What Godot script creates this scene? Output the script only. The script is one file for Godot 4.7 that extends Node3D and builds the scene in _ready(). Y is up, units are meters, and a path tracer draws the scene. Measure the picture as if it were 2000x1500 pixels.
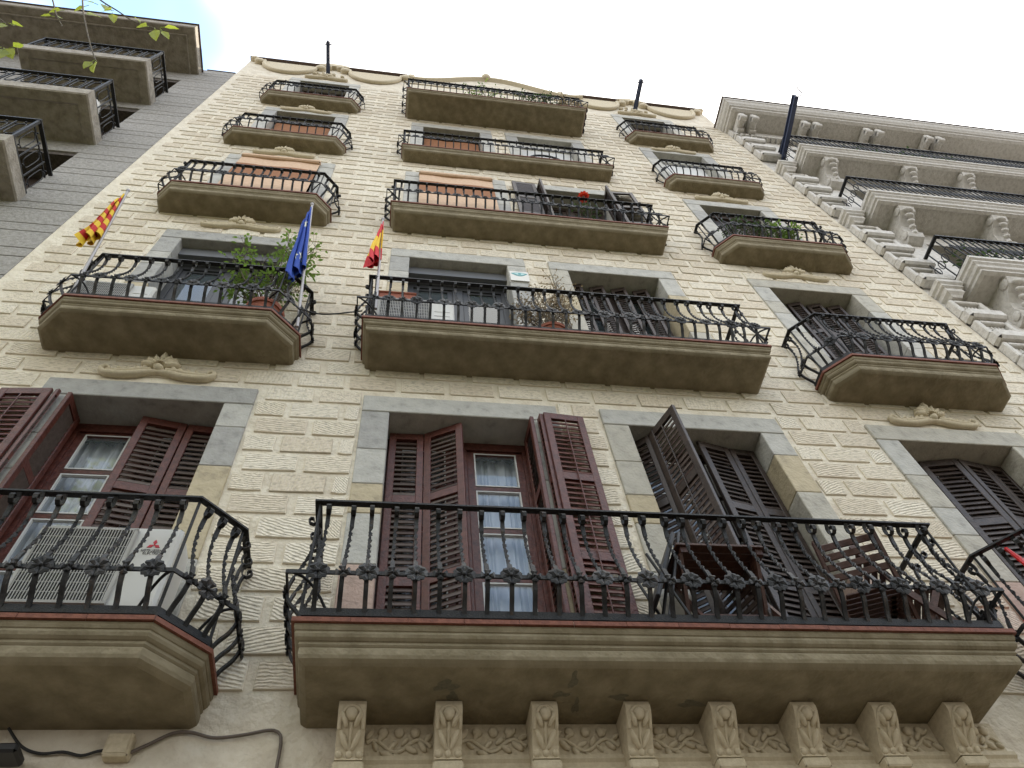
extends Node3D
# A narrow street front seen steeply from the pavement below: a cream rusticated apartment house with
# wrought iron balconies between a grey banded house and an ornate stone house. Units are metres.

const CAM := Vector3(0.0, 1.6, 3.8)
const CAM_BASIS := Basis(Vector3(0.98818, -0.085955, 0.126949), Vector3(-0.061308, 0.537403, 0.841094), Vector3(-0.140519, -0.838933, 0.52578))
const FOCAL := 1474.6
const SUN_DIR := Vector3(0.592, 0.79, -0.158)

# ------------------------------------------------------------------ geometry collector
class G:
	var v := PackedVector3Array()
	var n := PackedVector3Array()
	var u := PackedVector2Array()
	func tri(a: Vector3, b: Vector3, c: Vector3) -> void:
		var m := (b - a).cross(c - a).normalized()
		v.append(a); v.append(c); v.append(b)
		for i in 3: n.append(m)
		u.append(Vector2(0, 1)); u.append(Vector2(1, 0)); u.append(Vector2(1, 1))
	func quad(a: Vector3, b: Vector3, c: Vector3, d: Vector3) -> void:   # counter-clockwise seen from outside
		var m := (c - a).cross(d - b).normalized()
		quadn(a, b, c, d, m, m, m, m)
	func quadn(a: Vector3, b: Vector3, c: Vector3, d: Vector3, na: Vector3, nb: Vector3, nc: Vector3, nd: Vector3) -> void:
		v.append(a); v.append(c); v.append(b); v.append(a); v.append(d); v.append(c)
		n.append(na); n.append(nc); n.append(nb); n.append(na); n.append(nd); n.append(nc)
		u.append(Vector2(0, 1)); u.append(Vector2(1, 0)); u.append(Vector2(1, 1)); u.append(Vector2(0, 1)); u.append(Vector2(0, 0)); u.append(Vector2(1, 0))
	func box(c: Vector3, s: Vector3, b := Basis()) -> void:
		var x := b.x * s.x * 0.5; var y := b.y * s.y * 0.5; var z := b.z * s.z * 0.5
		quad(c - x - y + z, c + x - y + z, c + x + y + z, c - x + y + z)
		quad(c + x - y - z, c - x - y - z, c - x + y - z, c + x + y - z)
		quad(c + x - y + z, c + x - y - z, c + x + y - z, c + x + y + z)
		quad(c - x - y - z, c - x - y + z, c - x + y + z, c - x + y - z)
		quad(c - x + y + z, c + x + y + z, c + x + y - z, c - x + y - z)
		quad(c - x - y - z, c + x - y - z, c + x - y + z, c - x - y + z)
	func span(a: Vector3, b: Vector3) -> void:   # box between two corners
		box((a + b) * 0.5, (b - a).abs())
	func bevel(c: Vector3, s: Vector3, e: float, b := Basis()) -> void:   # box with chamfered edges
		var h := s * 0.5
		var p := func(sx: float, sy: float, sz: float, ax: int) -> Vector3:
			var q := Vector3(sx * (h.x - e), sy * (h.y - e), sz * (h.z - e))
			q[ax] = [sx * h.x, sy * h.y, sz * h.z][ax]
			return c + b * q
		for ax in 3:
			var o := (ax + 1) % 3; var w := (ax + 2) % 3
			for sg in [-1.0, 1.0]:
				var k: Array = []
				for q in [[-1, -1], [1, -1], [1, 1], [-1, 1]]:
					var t := [0.0, 0.0, 0.0]
					t[ax] = sg; t[o] = q[0]; t[w] = q[1]
					k.append(p.call(t[0], t[1], t[2], ax))
				if sg > 0: quad(k[0], k[1], k[2], k[3])
				else: quad(k[3], k[2], k[1], k[0])
		for ax in 3:   # edges along ax
			var o := (ax + 1) % 3; var w := (ax + 2) % 3
			for so in [-1.0, 1.0]:
				for sw in [-1.0, 1.0]:
					var t0 := [0.0, 0.0, 0.0]; var t1 := [0.0, 0.0, 0.0]
					t0[ax] = -1.0; t1[ax] = 1.0; t0[o] = so; t1[o] = so; t0[w] = sw; t1[w] = sw
					var a: Vector3 = p.call(t0[0], t0[1], t0[2], o); var d: Vector3 = p.call(t0[0], t0[1], t0[2], w)
					var bb: Vector3 = p.call(t1[0], t1[1], t1[2], o); var cc: Vector3 = p.call(t1[0], t1[1], t1[2], w)
					if so * sw < 0: quad(a, bb, cc, d)
					else: quad(d, cc, bb, a)
	func sweep(path: PackedVector3Array, side: PackedVector3Array, w: PackedFloat32Array, t: PackedFloat32Array, twist := PackedFloat32Array()) -> void:
		# rectangular bar of width w (along side) and thickness t following the path
		var ring: Array = []
		for i in path.size():
			var d := (path[mini(i + 1, path.size() - 1)] - path[maxi(i - 1, 0)]).normalized()
			var s := side[mini(i, side.size() - 1)]
			var k := d.cross(s).normalized()
			if twist.size() and twist[i] != 0.0:
				s = s.rotated(d, twist[i]); k = k.rotated(d, twist[i])
			var ww := w[mini(i, w.size() - 1)] * 0.5; var tt := t[mini(i, t.size() - 1)] * 0.5
			ring.append([path[i] - s * ww - k * tt, path[i] + s * ww - k * tt, path[i] + s * ww + k * tt, path[i] - s * ww + k * tt])
		for i in path.size() - 1:
			for j in 4:
				quad(ring[i][j], ring[i + 1][j], ring[i + 1][(j + 1) % 4], ring[i][(j + 1) % 4])
		quad(ring[0][0], ring[0][1], ring[0][2], ring[0][3])
		var e: Array = ring[-1]
		quad(e[3], e[2], e[1], e[0])
	func tube(path: PackedVector3Array, r: PackedFloat32Array, sides := 6) -> void:
		var ring: Array = []; var nor: Array = []
		var s := Vector3.ZERO
		for i in path.size():
			var d := (path[mini(i + 1, path.size() - 1)] - path[maxi(i - 1, 0)]).normalized()
			if s == Vector3.ZERO: s = d.cross(Vector3(0.31, 0.52, 0.8)).normalized()
			s = (s - d * s.dot(d)).normalized()
			var k := d.cross(s)
			var a: Array = []; var b: Array = []
			for j in sides:
				var q := TAU * j / sides
				var o := s * cos(q) + k * sin(q)
				a.append(path[i] + o * r[mini(i, r.size() - 1)]); b.append(o)
			ring.append(a); nor.append(b)
		for i in path.size() - 1:
			for j in sides:
				var j2 := (j + 1) % sides
				quadn(ring[i][j], ring[i][j2], ring[i + 1][j2], ring[i + 1][j], nor[i][j], nor[i][j2], nor[i + 1][j2], nor[i + 1][j])
		for j in range(1, sides - 1):
			tri(ring[0][0], ring[0][j + 1], ring[0][j])
			tri(ring[-1][0], ring[-1][j], ring[-1][j + 1])
	func lathe(prof: Array, seg: int, at := Transform3D()) -> void:   # prof: Vector2(radius, height) from bottom to top
		for i in prof.size() - 1:
			var d: Vector2 = prof[i + 1] - prof[i]
			for j in seg:
				var q0 := TAU * j / seg; var q1 := TAU * (j + 1) / seg
				var e0 := Vector3(cos(q0), 0, sin(q0)); var e1 := Vector3(cos(q1), 0, sin(q1))
				var m0 := (at.basis * (e0 * d.y - Vector3.UP * d.x)).normalized(); var m1 := (at.basis * (e1 * d.y - Vector3.UP * d.x)).normalized()
				quadn(at * (e1 * prof[i].x + Vector3.UP * prof[i].y), at * (e0 * prof[i].x + Vector3.UP * prof[i].y), at * (e0 * prof[i + 1].x + Vector3.UP * prof[i + 1].y), at * (e1 * prof[i + 1].x + Vector3.UP * prof[i + 1].y), m1, m0, m0, m1)
	func ball(c: Vector3, r: Vector3, seg := 8, b := Basis()) -> void:
		var rows := maxi(4, seg / 2)
		var pt := func(i: int, j: int) -> Vector3:
			var th := PI * i / rows; var ph := TAU * j / seg
			return Vector3(sin(th) * cos(ph), cos(th), sin(th) * sin(ph))
		for i in rows:
			for j in seg:
				var q: Array = [pt.call(i, j), pt.call(i, j + 1), pt.call(i + 1, j + 1), pt.call(i + 1, j)]
				var w: Array = []; var m: Array = []
				for k in q:
					w.append(c + b * (k * r)); m.append((b * (k / r)).normalized())
				quadn(w[0], w[1], w[2], w[3], m[0], m[1], m[2], m[3])
	func prism(poly: PackedVector2Array, z0: float, z1: float, at := Transform3D()) -> void:   # polygon in xy pulled along z
		var p := poly.duplicate()
		if Geometry2D.is_polygon_clockwise(p): p.reverse()
		var idx := Geometry2D.triangulate_polygon(p)
		for i in range(0, idx.size(), 3):
			var a := p[idx[i]]; var b := p[idx[i + 1]]; var c := p[idx[i + 2]]
			if (b - a).cross(c - a) < 0:
				var t := b; b = c; c = t
			tri(at * Vector3(a.x, a.y, z1), at * Vector3(b.x, b.y, z1), at * Vector3(c.x, c.y, z1))
			tri(at * Vector3(a.x, a.y, z0), at * Vector3(c.x, c.y, z0), at * Vector3(b.x, b.y, z0))
		for i in p.size():
			var a := p[i]; var b := p[(i + 1) % p.size()]
			quad(at * Vector3(a.x, a.y, z0), at * Vector3(b.x, b.y, z0), at * Vector3(b.x, b.y, z1), at * Vector3(a.x, a.y, z1))
	func add_to(m: ArrayMesh, mat: Material) -> void:
		if v.is_empty(): return
		var a: Array = []
		a.resize(Mesh.ARRAY_MAX)
		a[Mesh.ARRAY_VERTEX] = v; a[Mesh.ARRAY_NORMAL] = n; a[Mesh.ARRAY_TEX_UV] = u
		m.add_surface_from_arrays(Mesh.PRIMITIVE_TRIANGLES, a)
		if mat: m.surface_set_material(m.get_surface_count() - 1, mat)
	func mesh(mat: Material = null) -> ArrayMesh:
		var m := ArrayMesh.new()
		add_to(m, mat)
		return m

# ------------------------------------------------------------------ nodes
var taken := {}
var M := {}
var rng := RandomNumberGenerator.new()

func numbered(called: String) -> String:
	taken[called] = taken.get(called, -1) + 1
	return called if taken[called] == 0 else "%s_%03d" % [called, taken[called]]

func tag(o: Node, label: String, category: String, group := "") -> void:
	o.set_meta("label", label); o.set_meta("category", category)
	if group: o.set_meta("group", group)

func thing(called: String, base: Vector3, label: String, category: String, group := "") -> Node3D:
	var o := Node3D.new()
	o.name = numbered(called)
	add_child(o)
	o.position = base
	tag(o, label, category, group)
	return o

func put(parent: Node3D, called: String, m: Mesh, mat: Material, xf := Transform3D(), kind := "") -> MeshInstance3D:
	var o := MeshInstance3D.new()
	o.name = called
	o.mesh = m
	if mat: o.material_override = mat
	parent.add_child(o, true)
	o.global_transform = xf
	if kind: o.set_meta("kind", kind)
	return o

func at(p: Vector3, b := Basis()) -> Transform3D:
	return Transform3D(b, p)

func pix(p: Vector3) -> Vector3:   # where the camera sees a point, in pixels of the photograph, z = distance
	var q := CAM_BASIS.inverse() * (p - CAM)
	return Vector3(1000.0 + FOCAL * q.x / -q.z, 750.0 - FOCAL * q.y / -q.z, -q.z)

# ------------------------------------------------------------------ materials
func lin(r: float, g: float, b: float) -> Color:
	return Color(r, g, b).linear_to_srgb()

func plain(name: String, c: Color, rough := 0.8, metal := 0.0) -> StandardMaterial3D:
	var m := StandardMaterial3D.new()
	m.resource_name = name
	m.albedo_color = c
	m.roughness = rough
	m.metallic = metal
	return m

func noise(sd: int, freq: float, oct := 4, type := FastNoiseLite.TYPE_SIMPLEX_SMOOTH) -> FastNoiseLite:
	var f := FastNoiseLite.new()
	f.seed = sd; f.frequency = freq; f.noise_type = type
	f.fractal_type = FastNoiseLite.FRACTAL_FBM; f.fractal_octaves = oct; f.fractal_gain = 0.55
	return f

func ntex(f: FastNoiseLite, stops: Array, size := 512) -> NoiseTexture2D:
	var t := NoiseTexture2D.new()
	t.width = size; t.height = size; t.seamless = true; t.noise = f
	var g := Gradient.new()
	var off := PackedFloat32Array(); var col := PackedColorArray()
	for s in stops:
		off.append(s[0]); col.append(s[1])
	g.offsets = off; g.colors = col
	t.color_ramp = g
	return t

func nbump(f: FastNoiseLite, strength: float, size := 512) -> NoiseTexture2D:
	var t := NoiseTexture2D.new()
	t.width = size; t.height = size; t.seamless = true; t.noise = f
	t.as_normal_map = true; t.bump_strength = strength
	return t

func stone(name: String, stops: Array, tile: float, freq: float, sd: int, bump: NoiseTexture2D, bump_scale := 0.6, rough := 0.9) -> StandardMaterial3D:
	var m := plain(name, Color.WHITE, rough)
	m.uv1_triplanar = true; m.uv1_world_triplanar = true
	m.uv1_scale = Vector3.ONE / tile
	m.albedo_texture = ntex(noise(sd, freq, 5), stops)
	if bump:
		m.normal_enabled = true; m.normal_texture = bump; m.normal_scale = bump_scale
	return m

func brick_relief(sd: int, kind: int) -> ImageTexture:   # tool marks combed or stippled into the face of a block
	var im := Image.create(128, 64, false, Image.FORMAT_L8)
	var f := noise(sd, 0.03, 3); var f2 := noise(sd + 9, 0.12, 3)
	for y in 64:
		for x in 128:
			var h := 0.5
			var wob := f.get_noise_2d(x, y)
			var fine := f2.get_noise_2d(x, y)
			match kind:
				0: h = 0.5 + 0.42 * sin((x * 0.22 + y * 0.68) + wob * 2.2 + sin(x * 0.03) * 2.5)
				1: h = 0.5 + 0.42 * sin((-x * 0.24 + y * 0.66) + wob * 2.2 + (x - 64.0) * (x - 64.0) * 0.0006)
				2: h = 0.5 + 0.38 * sin(y * 0.8 + wob * 3.0 + sin(x * 0.05) * 1.5)
				3: h = 0.5 + 0.38 * sin(x * 0.6 + wob * 3.0 + y * 0.06)
				_: h = 0.5 + 0.9 * fine + 0.5 * wob
			h += fine * 0.22
			var edge := minf(minf(x, 127 - x) / 5.0, minf(y, 63 - y) / 4.0)
			h = lerpf(0.5, h, clampf(edge, 0.0, 1.0))
			im.set_pixel(x, y, Color(clampf(h, 0, 1), 0, 0))
	im.convert(Image.FORMAT_RGBA8)
	im.bump_map_to_normal_map(3.0)
	return ImageTexture.create_from_image(im)

func make_materials() -> void:
	var b_fine := nbump(noise(3, 0.05, 5), 6.0)
	var b_coarse := nbump(noise(4, 0.02, 5), 8.0)
	M.plaster = stone("cream plaster", [[0.2, lin(0.585, 0.52, 0.41)], [0.5, lin(0.665, 0.603, 0.485)], [0.8, lin(0.71, 0.652, 0.535)]], 1.7, 0.012, 11, b_fine, 0.5, 0.92)
	var tints := [lin(0.655, 0.585, 0.46), lin(0.695, 0.632, 0.51), lin(0.605, 0.53, 0.41)]
	var relief: Array = []
	for k in 5: relief.append(brick_relief(40 + k * 3, k))
	M.brick = []
	for k in 5:
		for t in 3:
			var m := plain("cream stucco block", Color.WHITE, 0.92)
			var c: Color = tints[t]
			m.albedo_texture = ntex(noise(60 + k + t * 7, 0.02, 5), [[0.15, c.darkened(0.14)], [0.5, c], [0.85, c.lightened(0.1)]], 256)
			m.normal_enabled = true; m.normal_texture = relief[k]; m.normal_scale = [0.75, 0.75, 0.65, 0.55, 0.4][k]
			M.brick.append(m)
	M.marble = []
	for t in [[0.33, 0.322, 0.297], [0.42, 0.408, 0.365], [0.45, 0.38, 0.25], [0.43, 0.31, 0.25], [0.41, 0.385, 0.32]]:
		var c := lin(t[0], t[1], t[2])
		M.marble.append(stone("weathered surround stone", [[0.08, c.darkened(0.16)], [0.3, c.darkened(0.05)], [0.6, c], [0.9, c.lightened(0.06)]], 1.1, 0.012, 70 + M.marble.size() * 5, b_fine, 0.35, 0.75))
	M.slab = stone("weathered balcony stone", [[0.1, lin(0.165, 0.135, 0.08)], [0.4, lin(0.2, 0.166, 0.102)], [0.6, lin(0.225, 0.188, 0.118)], [0.9, lin(0.265, 0.226, 0.148)]], 2.4, 0.02, 21, b_fine, 0.45, 0.9)
	M.tile = stone("terracotta tile edge", [[0.2, lin(0.14, 0.042, 0.022)], [0.8, lin(0.21, 0.072, 0.04)]], 0.6, 0.02, 23, b_fine, 0.3, 0.7)
	M.stucco = stone("moulded stucco", [[0.2, lin(0.5, 0.43, 0.30)], [0.8, lin(0.61, 0.535, 0.39)]], 0.5, 0.02, 25, b_fine, 0.3, 0.9)
	M.iron = stone("dark wrought iron", [[0.2, lin(0.008, 0.008, 0.0085)], [0.6, lin(0.014, 0.0142, 0.0145)], [0.9, lin(0.03, 0.026, 0.022)]], 0.3, 0.03, 27, b_fine, 0.5, 0.55)
	M.iron.metallic_specular = 0.4
	M.irons = [M.iron]
	for k in 2: M.irons.append(stone("painted iron with rust", [[0.15, lin(0.008, 0.008, 0.0085)], [0.62, lin(0.016, 0.0155, 0.015)], [0.78, lin(0.05, 0.026, 0.014)], [0.9, lin(0.03, 0.024, 0.02)]], 0.45 + 0.2 * k, 0.02, 127 + k, b_fine, 0.6, 0.5 + 0.1 * k))
	M.red_wood = stone("oxblood painted wood", [[0.15, lin(0.05, 0.011, 0.006)], [0.5, lin(0.082, 0.018, 0.01)], [0.85, lin(0.115, 0.034, 0.022)]], 0.8, 0.02, 29, b_fine, 0.3, 0.5)
	M.dark_wood = stone("dark brown painted wood", [[0.15, lin(0.02, 0.012, 0.008)], [0.5, lin(0.034, 0.021, 0.015)], [0.85, lin(0.052, 0.034, 0.026)]], 0.8, 0.02, 31, b_fine, 0.3, 0.5)
	M.slat_wood = stone("faded slat wood", [[0.15, lin(0.055, 0.036, 0.028)], [0.8, lin(0.1, 0.073, 0.06)]], 0.5, 0.02, 33, b_fine, 0.3, 0.55)
	M.slats = [M.slat_wood, stone("grey faded slat wood", [[0.15, lin(0.07, 0.05, 0.04)], [0.8, lin(0.125, 0.1, 0.085)]], 0.5, 0.02, 134, b_fine, 0.3, 0.6), stone("dark slat wood", [[0.15, lin(0.04, 0.022, 0.016)], [0.8, lin(0.075, 0.048, 0.038)]], 0.5, 0.02, 135, b_fine, 0.3, 0.5)]
	M.damp = stone("damp patch", [[0.2, lin(0.11, 0.1, 0.066)], [0.8, lin(0.155, 0.138, 0.09)]], 0.5, 0.03, 137, b_fine, 0.4, 0.9)
	M.teak = stone("stained folding furniture wood", [[0.15, lin(0.05, 0.02, 0.013)], [0.8, lin(0.1, 0.042, 0.028)]], 0.4, 0.02, 35, b_fine, 0.3, 0.5)
	M.putty = plain("white glazing bead", lin(0.6, 0.6, 0.58), 0.6)
	M.dark_frame = plain("dark metal frame", lin(0.03, 0.031, 0.034), 0.45)
	M.roller = plain("grey roller box", lin(0.12, 0.125, 0.135), 0.5)
	M.glass = plain("window glass", Color(0.75, 0.82, 0.85, 0.12), 0.03)
	M.glass.transparency = BaseMaterial3D.TRANSPARENCY_ALPHA
	M.glass.metallic_specular = 0.85
	M.curtain = plain("grey white curtain", lin(0.52, 0.55, 0.6), 0.95)
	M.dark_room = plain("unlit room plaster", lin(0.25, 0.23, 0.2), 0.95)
	M.blind = stone("brown canvas blind", [[0.2, lin(0.22, 0.088, 0.032)], [0.8, lin(0.28, 0.12, 0.048)]], 0.7, 0.02, 37, null, 0.0, 0.9)
	M.pale_blind = stone("pale canvas blind", [[0.2, lin(0.5, 0.34, 0.22)], [0.8, lin(0.58, 0.41, 0.28)]], 0.7, 0.02, 39, null, 0.0, 0.9)
	M.white_paint = plain("off white enamel", lin(0.62, 0.61, 0.57), 0.45)
	M.grille = plain("grey grille wire", lin(0.42, 0.41, 0.38), 0.5)
	M.black = plain("black plastic", lin(0.012, 0.012, 0.013), 0.5)
	M.logo_red = plain("red print", lin(0.5, 0.012, 0.03), 0.5)
	M.ink = plain("dark print", lin(0.05, 0.05, 0.05), 0.6)
	M.terracotta = stone("terracotta pot", [[0.2, lin(0.30, 0.085, 0.045)], [0.8, lin(0.42, 0.14, 0.08)]], 0.3, 0.02, 43, b_fine, 0.3, 0.8)
	M.soil = plain("potting soil", lin(0.03, 0.02, 0.014), 1.0)
	M.leaf = leaf_mat("green leaves", lin(0.075, 0.115, 0.022), lin(0.16, 0.26, 0.04))
	M.dark_leaf = leaf_mat("dark leaves", lin(0.03, 0.055, 0.018), lin(0.05, 0.09, 0.02))
	M.pink_leaf = leaf_mat("pale dry leaves", lin(0.26, 0.2, 0.13), lin(0.2, 0.15, 0.08))
	M.young_leaf = leaf_mat("young spring leaves", lin(0.17, 0.2, 0.035), lin(0.5, 0.58, 0.06))
	M.red_flower = leaf_mat("red petals", lin(0.55, 0.025, 0.015), lin(0.5, 0.05, 0.02))
	M.bark = stone("grey brown bark", [[0.2, lin(0.06, 0.045, 0.03)], [0.8, lin(0.16, 0.13, 0.095)]], 0.4, 0.03, 47, b_coarse, 0.8, 0.95)
	M.grey_stone = stone("grey banded stone", [[0.15, lin(0.23, 0.215, 0.195)], [0.5, lin(0.285, 0.272, 0.25)], [0.85, lin(0.335, 0.32, 0.298)]], 1.3, 0.03, 51, b_fine, 0.5, 0.9)
	M.grey_dark = stone("dark joint mortar", [[0.2, lin(0.06, 0.05, 0.042)], [0.8, lin(0.1, 0.083, 0.07)]], 1.0, 0.03, 53, b_fine, 0.4, 0.95)  # dark brown mortar tone behind the stone courses
	M.concrete = stone("grey cast concrete", [[0.1, lin(0.2, 0.175, 0.14)], [0.5, lin(0.28, 0.25, 0.205)], [0.9, lin(0.34, 0.31, 0.26)]], 1.5, 0.015, 55, b_fine, 0.5, 0.9)
	M.pale_stone = stone("pale carved stone", [[0.1, lin(0.46, 0.435, 0.395)], [0.5, lin(0.57, 0.545, 0.5)], [0.9, lin(0.63, 0.605, 0.565)]], 1.2, 0.02, 57, b_fine, 0.5, 0.9)  # stone tone lightened evenly to stand in for the glare over this house
	M.beam = plain("blue grey steel", lin(0.045, 0.06, 0.12), 0.5)
	M.coping = plain("dark roof coping", lin(0.10, 0.07, 0.06), 0.8)
	M.steel = plain("galvanised pole", lin(0.35, 0.33, 0.33), 0.45, 0.3)
	M.cable = plain("black cable", lin(0.015, 0.015, 0.015), 0.6)
	M.grey_cable = plain("painted conduit", lin(0.14, 0.115, 0.095), 0.7)
	M.red_plastic = plain("red plastic", lin(0.62, 0.012, 0.012), 0.4)
	M.asphalt = stone("asphalt", [[0.2, lin(0.035, 0.03, 0.024)], [0.8, lin(0.055, 0.048, 0.039)]], 2.0, 0.05, 81, b_coarse, 0.5, 0.95)
	M.paving = stone("grey pavement", [[0.2, lin(0.085, 0.068, 0.048)], [0.8, lin(0.125, 0.102, 0.075)]], 2.0, 0.05, 83, b_coarse, 0.4, 0.9)

func leaf_mat(name: String, c: Color, back: Color) -> StandardMaterial3D:
	var m := plain(name, c, 0.55)
	m.cull_mode = BaseMaterial3D.CULL_DISABLED
	m.backlight_enabled = true; m.backlight = back
	return m

# ------------------------------------------------------------------ the scene
func _ready() -> void:
	rng.seed = 7
	var cam := Camera3D.new()
	cam.name = "camera"
	add_child(cam)
	cam.transform = Transform3D(CAM_BASIS, CAM)
	cam.fov = 53.917
	cam.near = 0.05; cam.far = 600.0
	cam.current = true
	make_sky()
	var sun := DirectionalLight3D.new()
	sun.name = "sun"
	sun.light_energy = 1.25
	sun.light_angular_distance = 0.5
	sun.light_color = Color(1.0, 0.95, 0.87)
	sun.shadow_enabled = true
	add_child(sun)
	sun.look_at_from_position(SUN_DIR * 60.0, Vector3.ZERO)
	make_materials()
	make_ground()
	make_house()
	make_left_house()
	make_right_house()
	make_balcony_things()
	make_tree()
	make_added_shade_trees()

func make_sky() -> void:
	var w := 1024; var h := 512
	var im := Image.create(w, h, false, Image.FORMAT_RGBF)
	var f := noise(643, 1.3, 5); var f2 := noise(1643, 3.2, 4)
	var s := SUN_DIR.normalized()
	for j in h:
		var th := PI * (j + 0.5) / h
		for i in w:
			var ph := TAU * ((i + 0.5) / w - 0.5)
			var d := Vector3(-sin(ph) * sin(th), cos(th), cos(ph) * sin(th))
			var up := maxf(d.y, 0.0)
			var blue := Vector3(0.225, 0.43, 0.78).lerp(Vector3(0.70, 0.76, 0.82), pow(1.0 - up, 3.0))
			var q := d / (0.35 + up)
			var cl := smoothstep(-0.42, 0.12, f.get_noise_3d(q.x, q.y * 0.3, q.z) + 0.35 * f2.get_noise_3d(q.x, q.y * 0.3, q.z))
			var c := blue.lerp(Vector3(1.08, 1.05, 0.99), cl)
			var a := acos(clampf(d.dot(s), -1.0, 1.0))
			c += Vector3(1.0, 0.97, 0.92) * (1.5 * exp(-a / 0.16) + 0.75 * exp(-a / 0.38))
			if d.y < 0.0: c = Vector3(0.3, 0.28, 0.25)
			im.set_pixel(i, j, Color(c.x, c.y, c.z))
	var sky := Sky.new()
	var pm := PanoramaSkyMaterial.new()
	pm.panorama = ImageTexture.create_from_image(im)
	sky.sky_material = pm
	var env := Environment.new()
	env.background_mode = Environment.BG_SKY
	env.sky = sky
	env.tonemap_mode = Environment.TONE_MAPPER_LINEAR
	env.tonemap_exposure = 2.4
	env.sdfgi_enabled = true; env.ssao_enabled = true; env.ssil_enabled = true
	var we := WorldEnvironment.new()
	we.name = "world_environment"
	we.environment = env
	add_child(we)

func make_ground() -> void:
	var g := G.new()
	g.quad(Vector3(-300, 0, 300), Vector3(300, 0, 300), Vector3(300, 0, -300), Vector3(-300, 0, -300))
	var o := put(self, "ground", g.mesh(), M.asphalt)
	o.set_meta("kind", "structure")
	g = G.new()
	g.bevel(Vector3(1.5, 0.06, 2.4), Vector3(60, 0.14, 4.8), 0.02)
	o = put(self, "pavement", g.mesh(), M.paving)
	o.set_meta("kind", "structure")


# ------------------------------------------------------------------ the cream house
const HX0 := -4.13
const HX1 := 7.24
const REV := 0.3
var openings: Array = []
var balconies: Array = []
var house: Node3D
var mesh_cache := {}
var slat_parts := 0

func define_house() -> void:
	var tops := [7.05, 10.45, 13.72, 16.95, 19.86]
	var xs := {
		"L": [[-2.71, -1.49], [-2.74, -1.52], [-2.72, -1.55], [-2.74, -1.64], [-2.72, -1.65]],
		"A": [[-0.115, 1.148], [-0.035, 1.19], [0.04, 1.2], [0.056, 1.17], [0.08, 1.16]],
		"B": [[2.03, 3.30], [1.98, 3.19], [1.95, 3.12], [1.92, 3.03], [1.94, 3.02]],
		"R": [[4.70, 5.91], [4.73, 5.92], [4.76, 5.86], [4.74, 5.81], [4.72, 5.76]]}
	# x0, x1, depth, depth of the straight side (0 = square corner), y of the tile, thickness, floor, column
	balconies = [
		[-3.34, -0.906, 0.605, 0.35, 4.28, 0.20, 0, "L"], [-0.50, 3.65, 0.612, 0.0, 4.284, 0.20, 0, "C"], [4.09, 6.51, 0.605, 0.33, 4.28, 0.20, 0, "R"],
		[-3.25, -0.985, 0.49, 0.24, 7.895, 0.17, 1, "L"], [-0.43, 3.60, 0.485, 0.0, 7.90, 0.165, 1, "C"], [4.235, 6.34, 0.465, 0.23, 7.885, 0.20, 1, "R"],
		[-3.29, -1.10, 0.38, 0.19, 11.43, 0.20, 2, "L"], [-0.335, 3.53, 0.366, 0.0, 11.48, 0.21, 2, "C"], [4.235, 6.33, 0.37, 0.15, 11.39, 0.22, 2, "R"],
		[-3.21, -1.217, 0.275, 0.11, 14.65, 0.17, 3, "L"], [-0.30, 3.40, 0.272, 0.0, 14.67, 0.17, 3, "C"], [4.36, 6.22, 0.27, 0.14, 14.57, 0.19, 3, "R"],
		[-3.18, -1.22, 0.255, 0.09, 17.63, 0.2, 4, "L"], [-0.325, 3.37, 0.59, 0.0, 17.62, 0.13, 4, "C"], [4.31, 6.28, 0.255, 0.08, 17.65, 0.24, 4, "R"]]
	for f in 5:
		for c in ["L", "A", "B", "R"]:
			var by := 0.0
			for b in balconies:
				if b[6] == f and (b[7] == c or (b[7] == "C" and c in ["A", "B"])): by = b[4]
			openings.append({"x0": xs[c][f][0], "x1": xs[c][f][1], "y0": by + 0.03, "y1": tops[f], "f": f, "c": c})

func opening(f: int, c: String) -> Dictionary:
	for o in openings:
		if o.f == f and o.c == c: return o
	return {}

func grid_wall(g: G, x0: float, x1: float, y0: float, y1: float, holes: Array, zf: float, zb: float) -> void:
	var xs := [x0, x1]; var ys := [y0, y1]
	for h in holes:
		xs.append_array([h[0], h[1]]); ys.append_array([h[2], h[3]])
		g.quad(Vector3(h[0], h[2], zb), Vector3(h[0], h[2], zf), Vector3(h[0], h[3], zf), Vector3(h[0], h[3], zb))
		g.quad(Vector3(h[1], h[2], zf), Vector3(h[1], h[2], zb), Vector3(h[1], h[3], zb), Vector3(h[1], h[3], zf))
		g.quad(Vector3(h[0], h[3], zf), Vector3(h[1], h[3], zf), Vector3(h[1], h[3], zb), Vector3(h[0], h[3], zb))
		g.quad(Vector3(h[0], h[2], zb), Vector3(h[1], h[2], zb), Vector3(h[1], h[2], zf), Vector3(h[0], h[2], zf))
	xs.sort(); ys.sort()
	for i in xs.size() - 1:
		for j in ys.size() - 1:
			var a: float = xs[i]; var b: float = xs[i + 1]; var c: float = ys[j]; var d: float = ys[j + 1]
			if b - a < 1e-5 or d - c < 1e-5: continue
			var inside := false
			for h in holes:
				if (a + b) * 0.5 > h[0] and (a + b) * 0.5 < h[1] and (c + d) * 0.5 > h[2] and (c + d) * 0.5 < h[3]: inside = true
			if inside: continue
			g.quad(Vector3(a, c, zf), Vector3(b, c, zf), Vector3(b, d, zf), Vector3(a, d, zf))
			g.quad(Vector3(b, c, zb), Vector3(a, c, zb), Vector3(a, d, zb), Vector3(b, d, zb))

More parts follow.
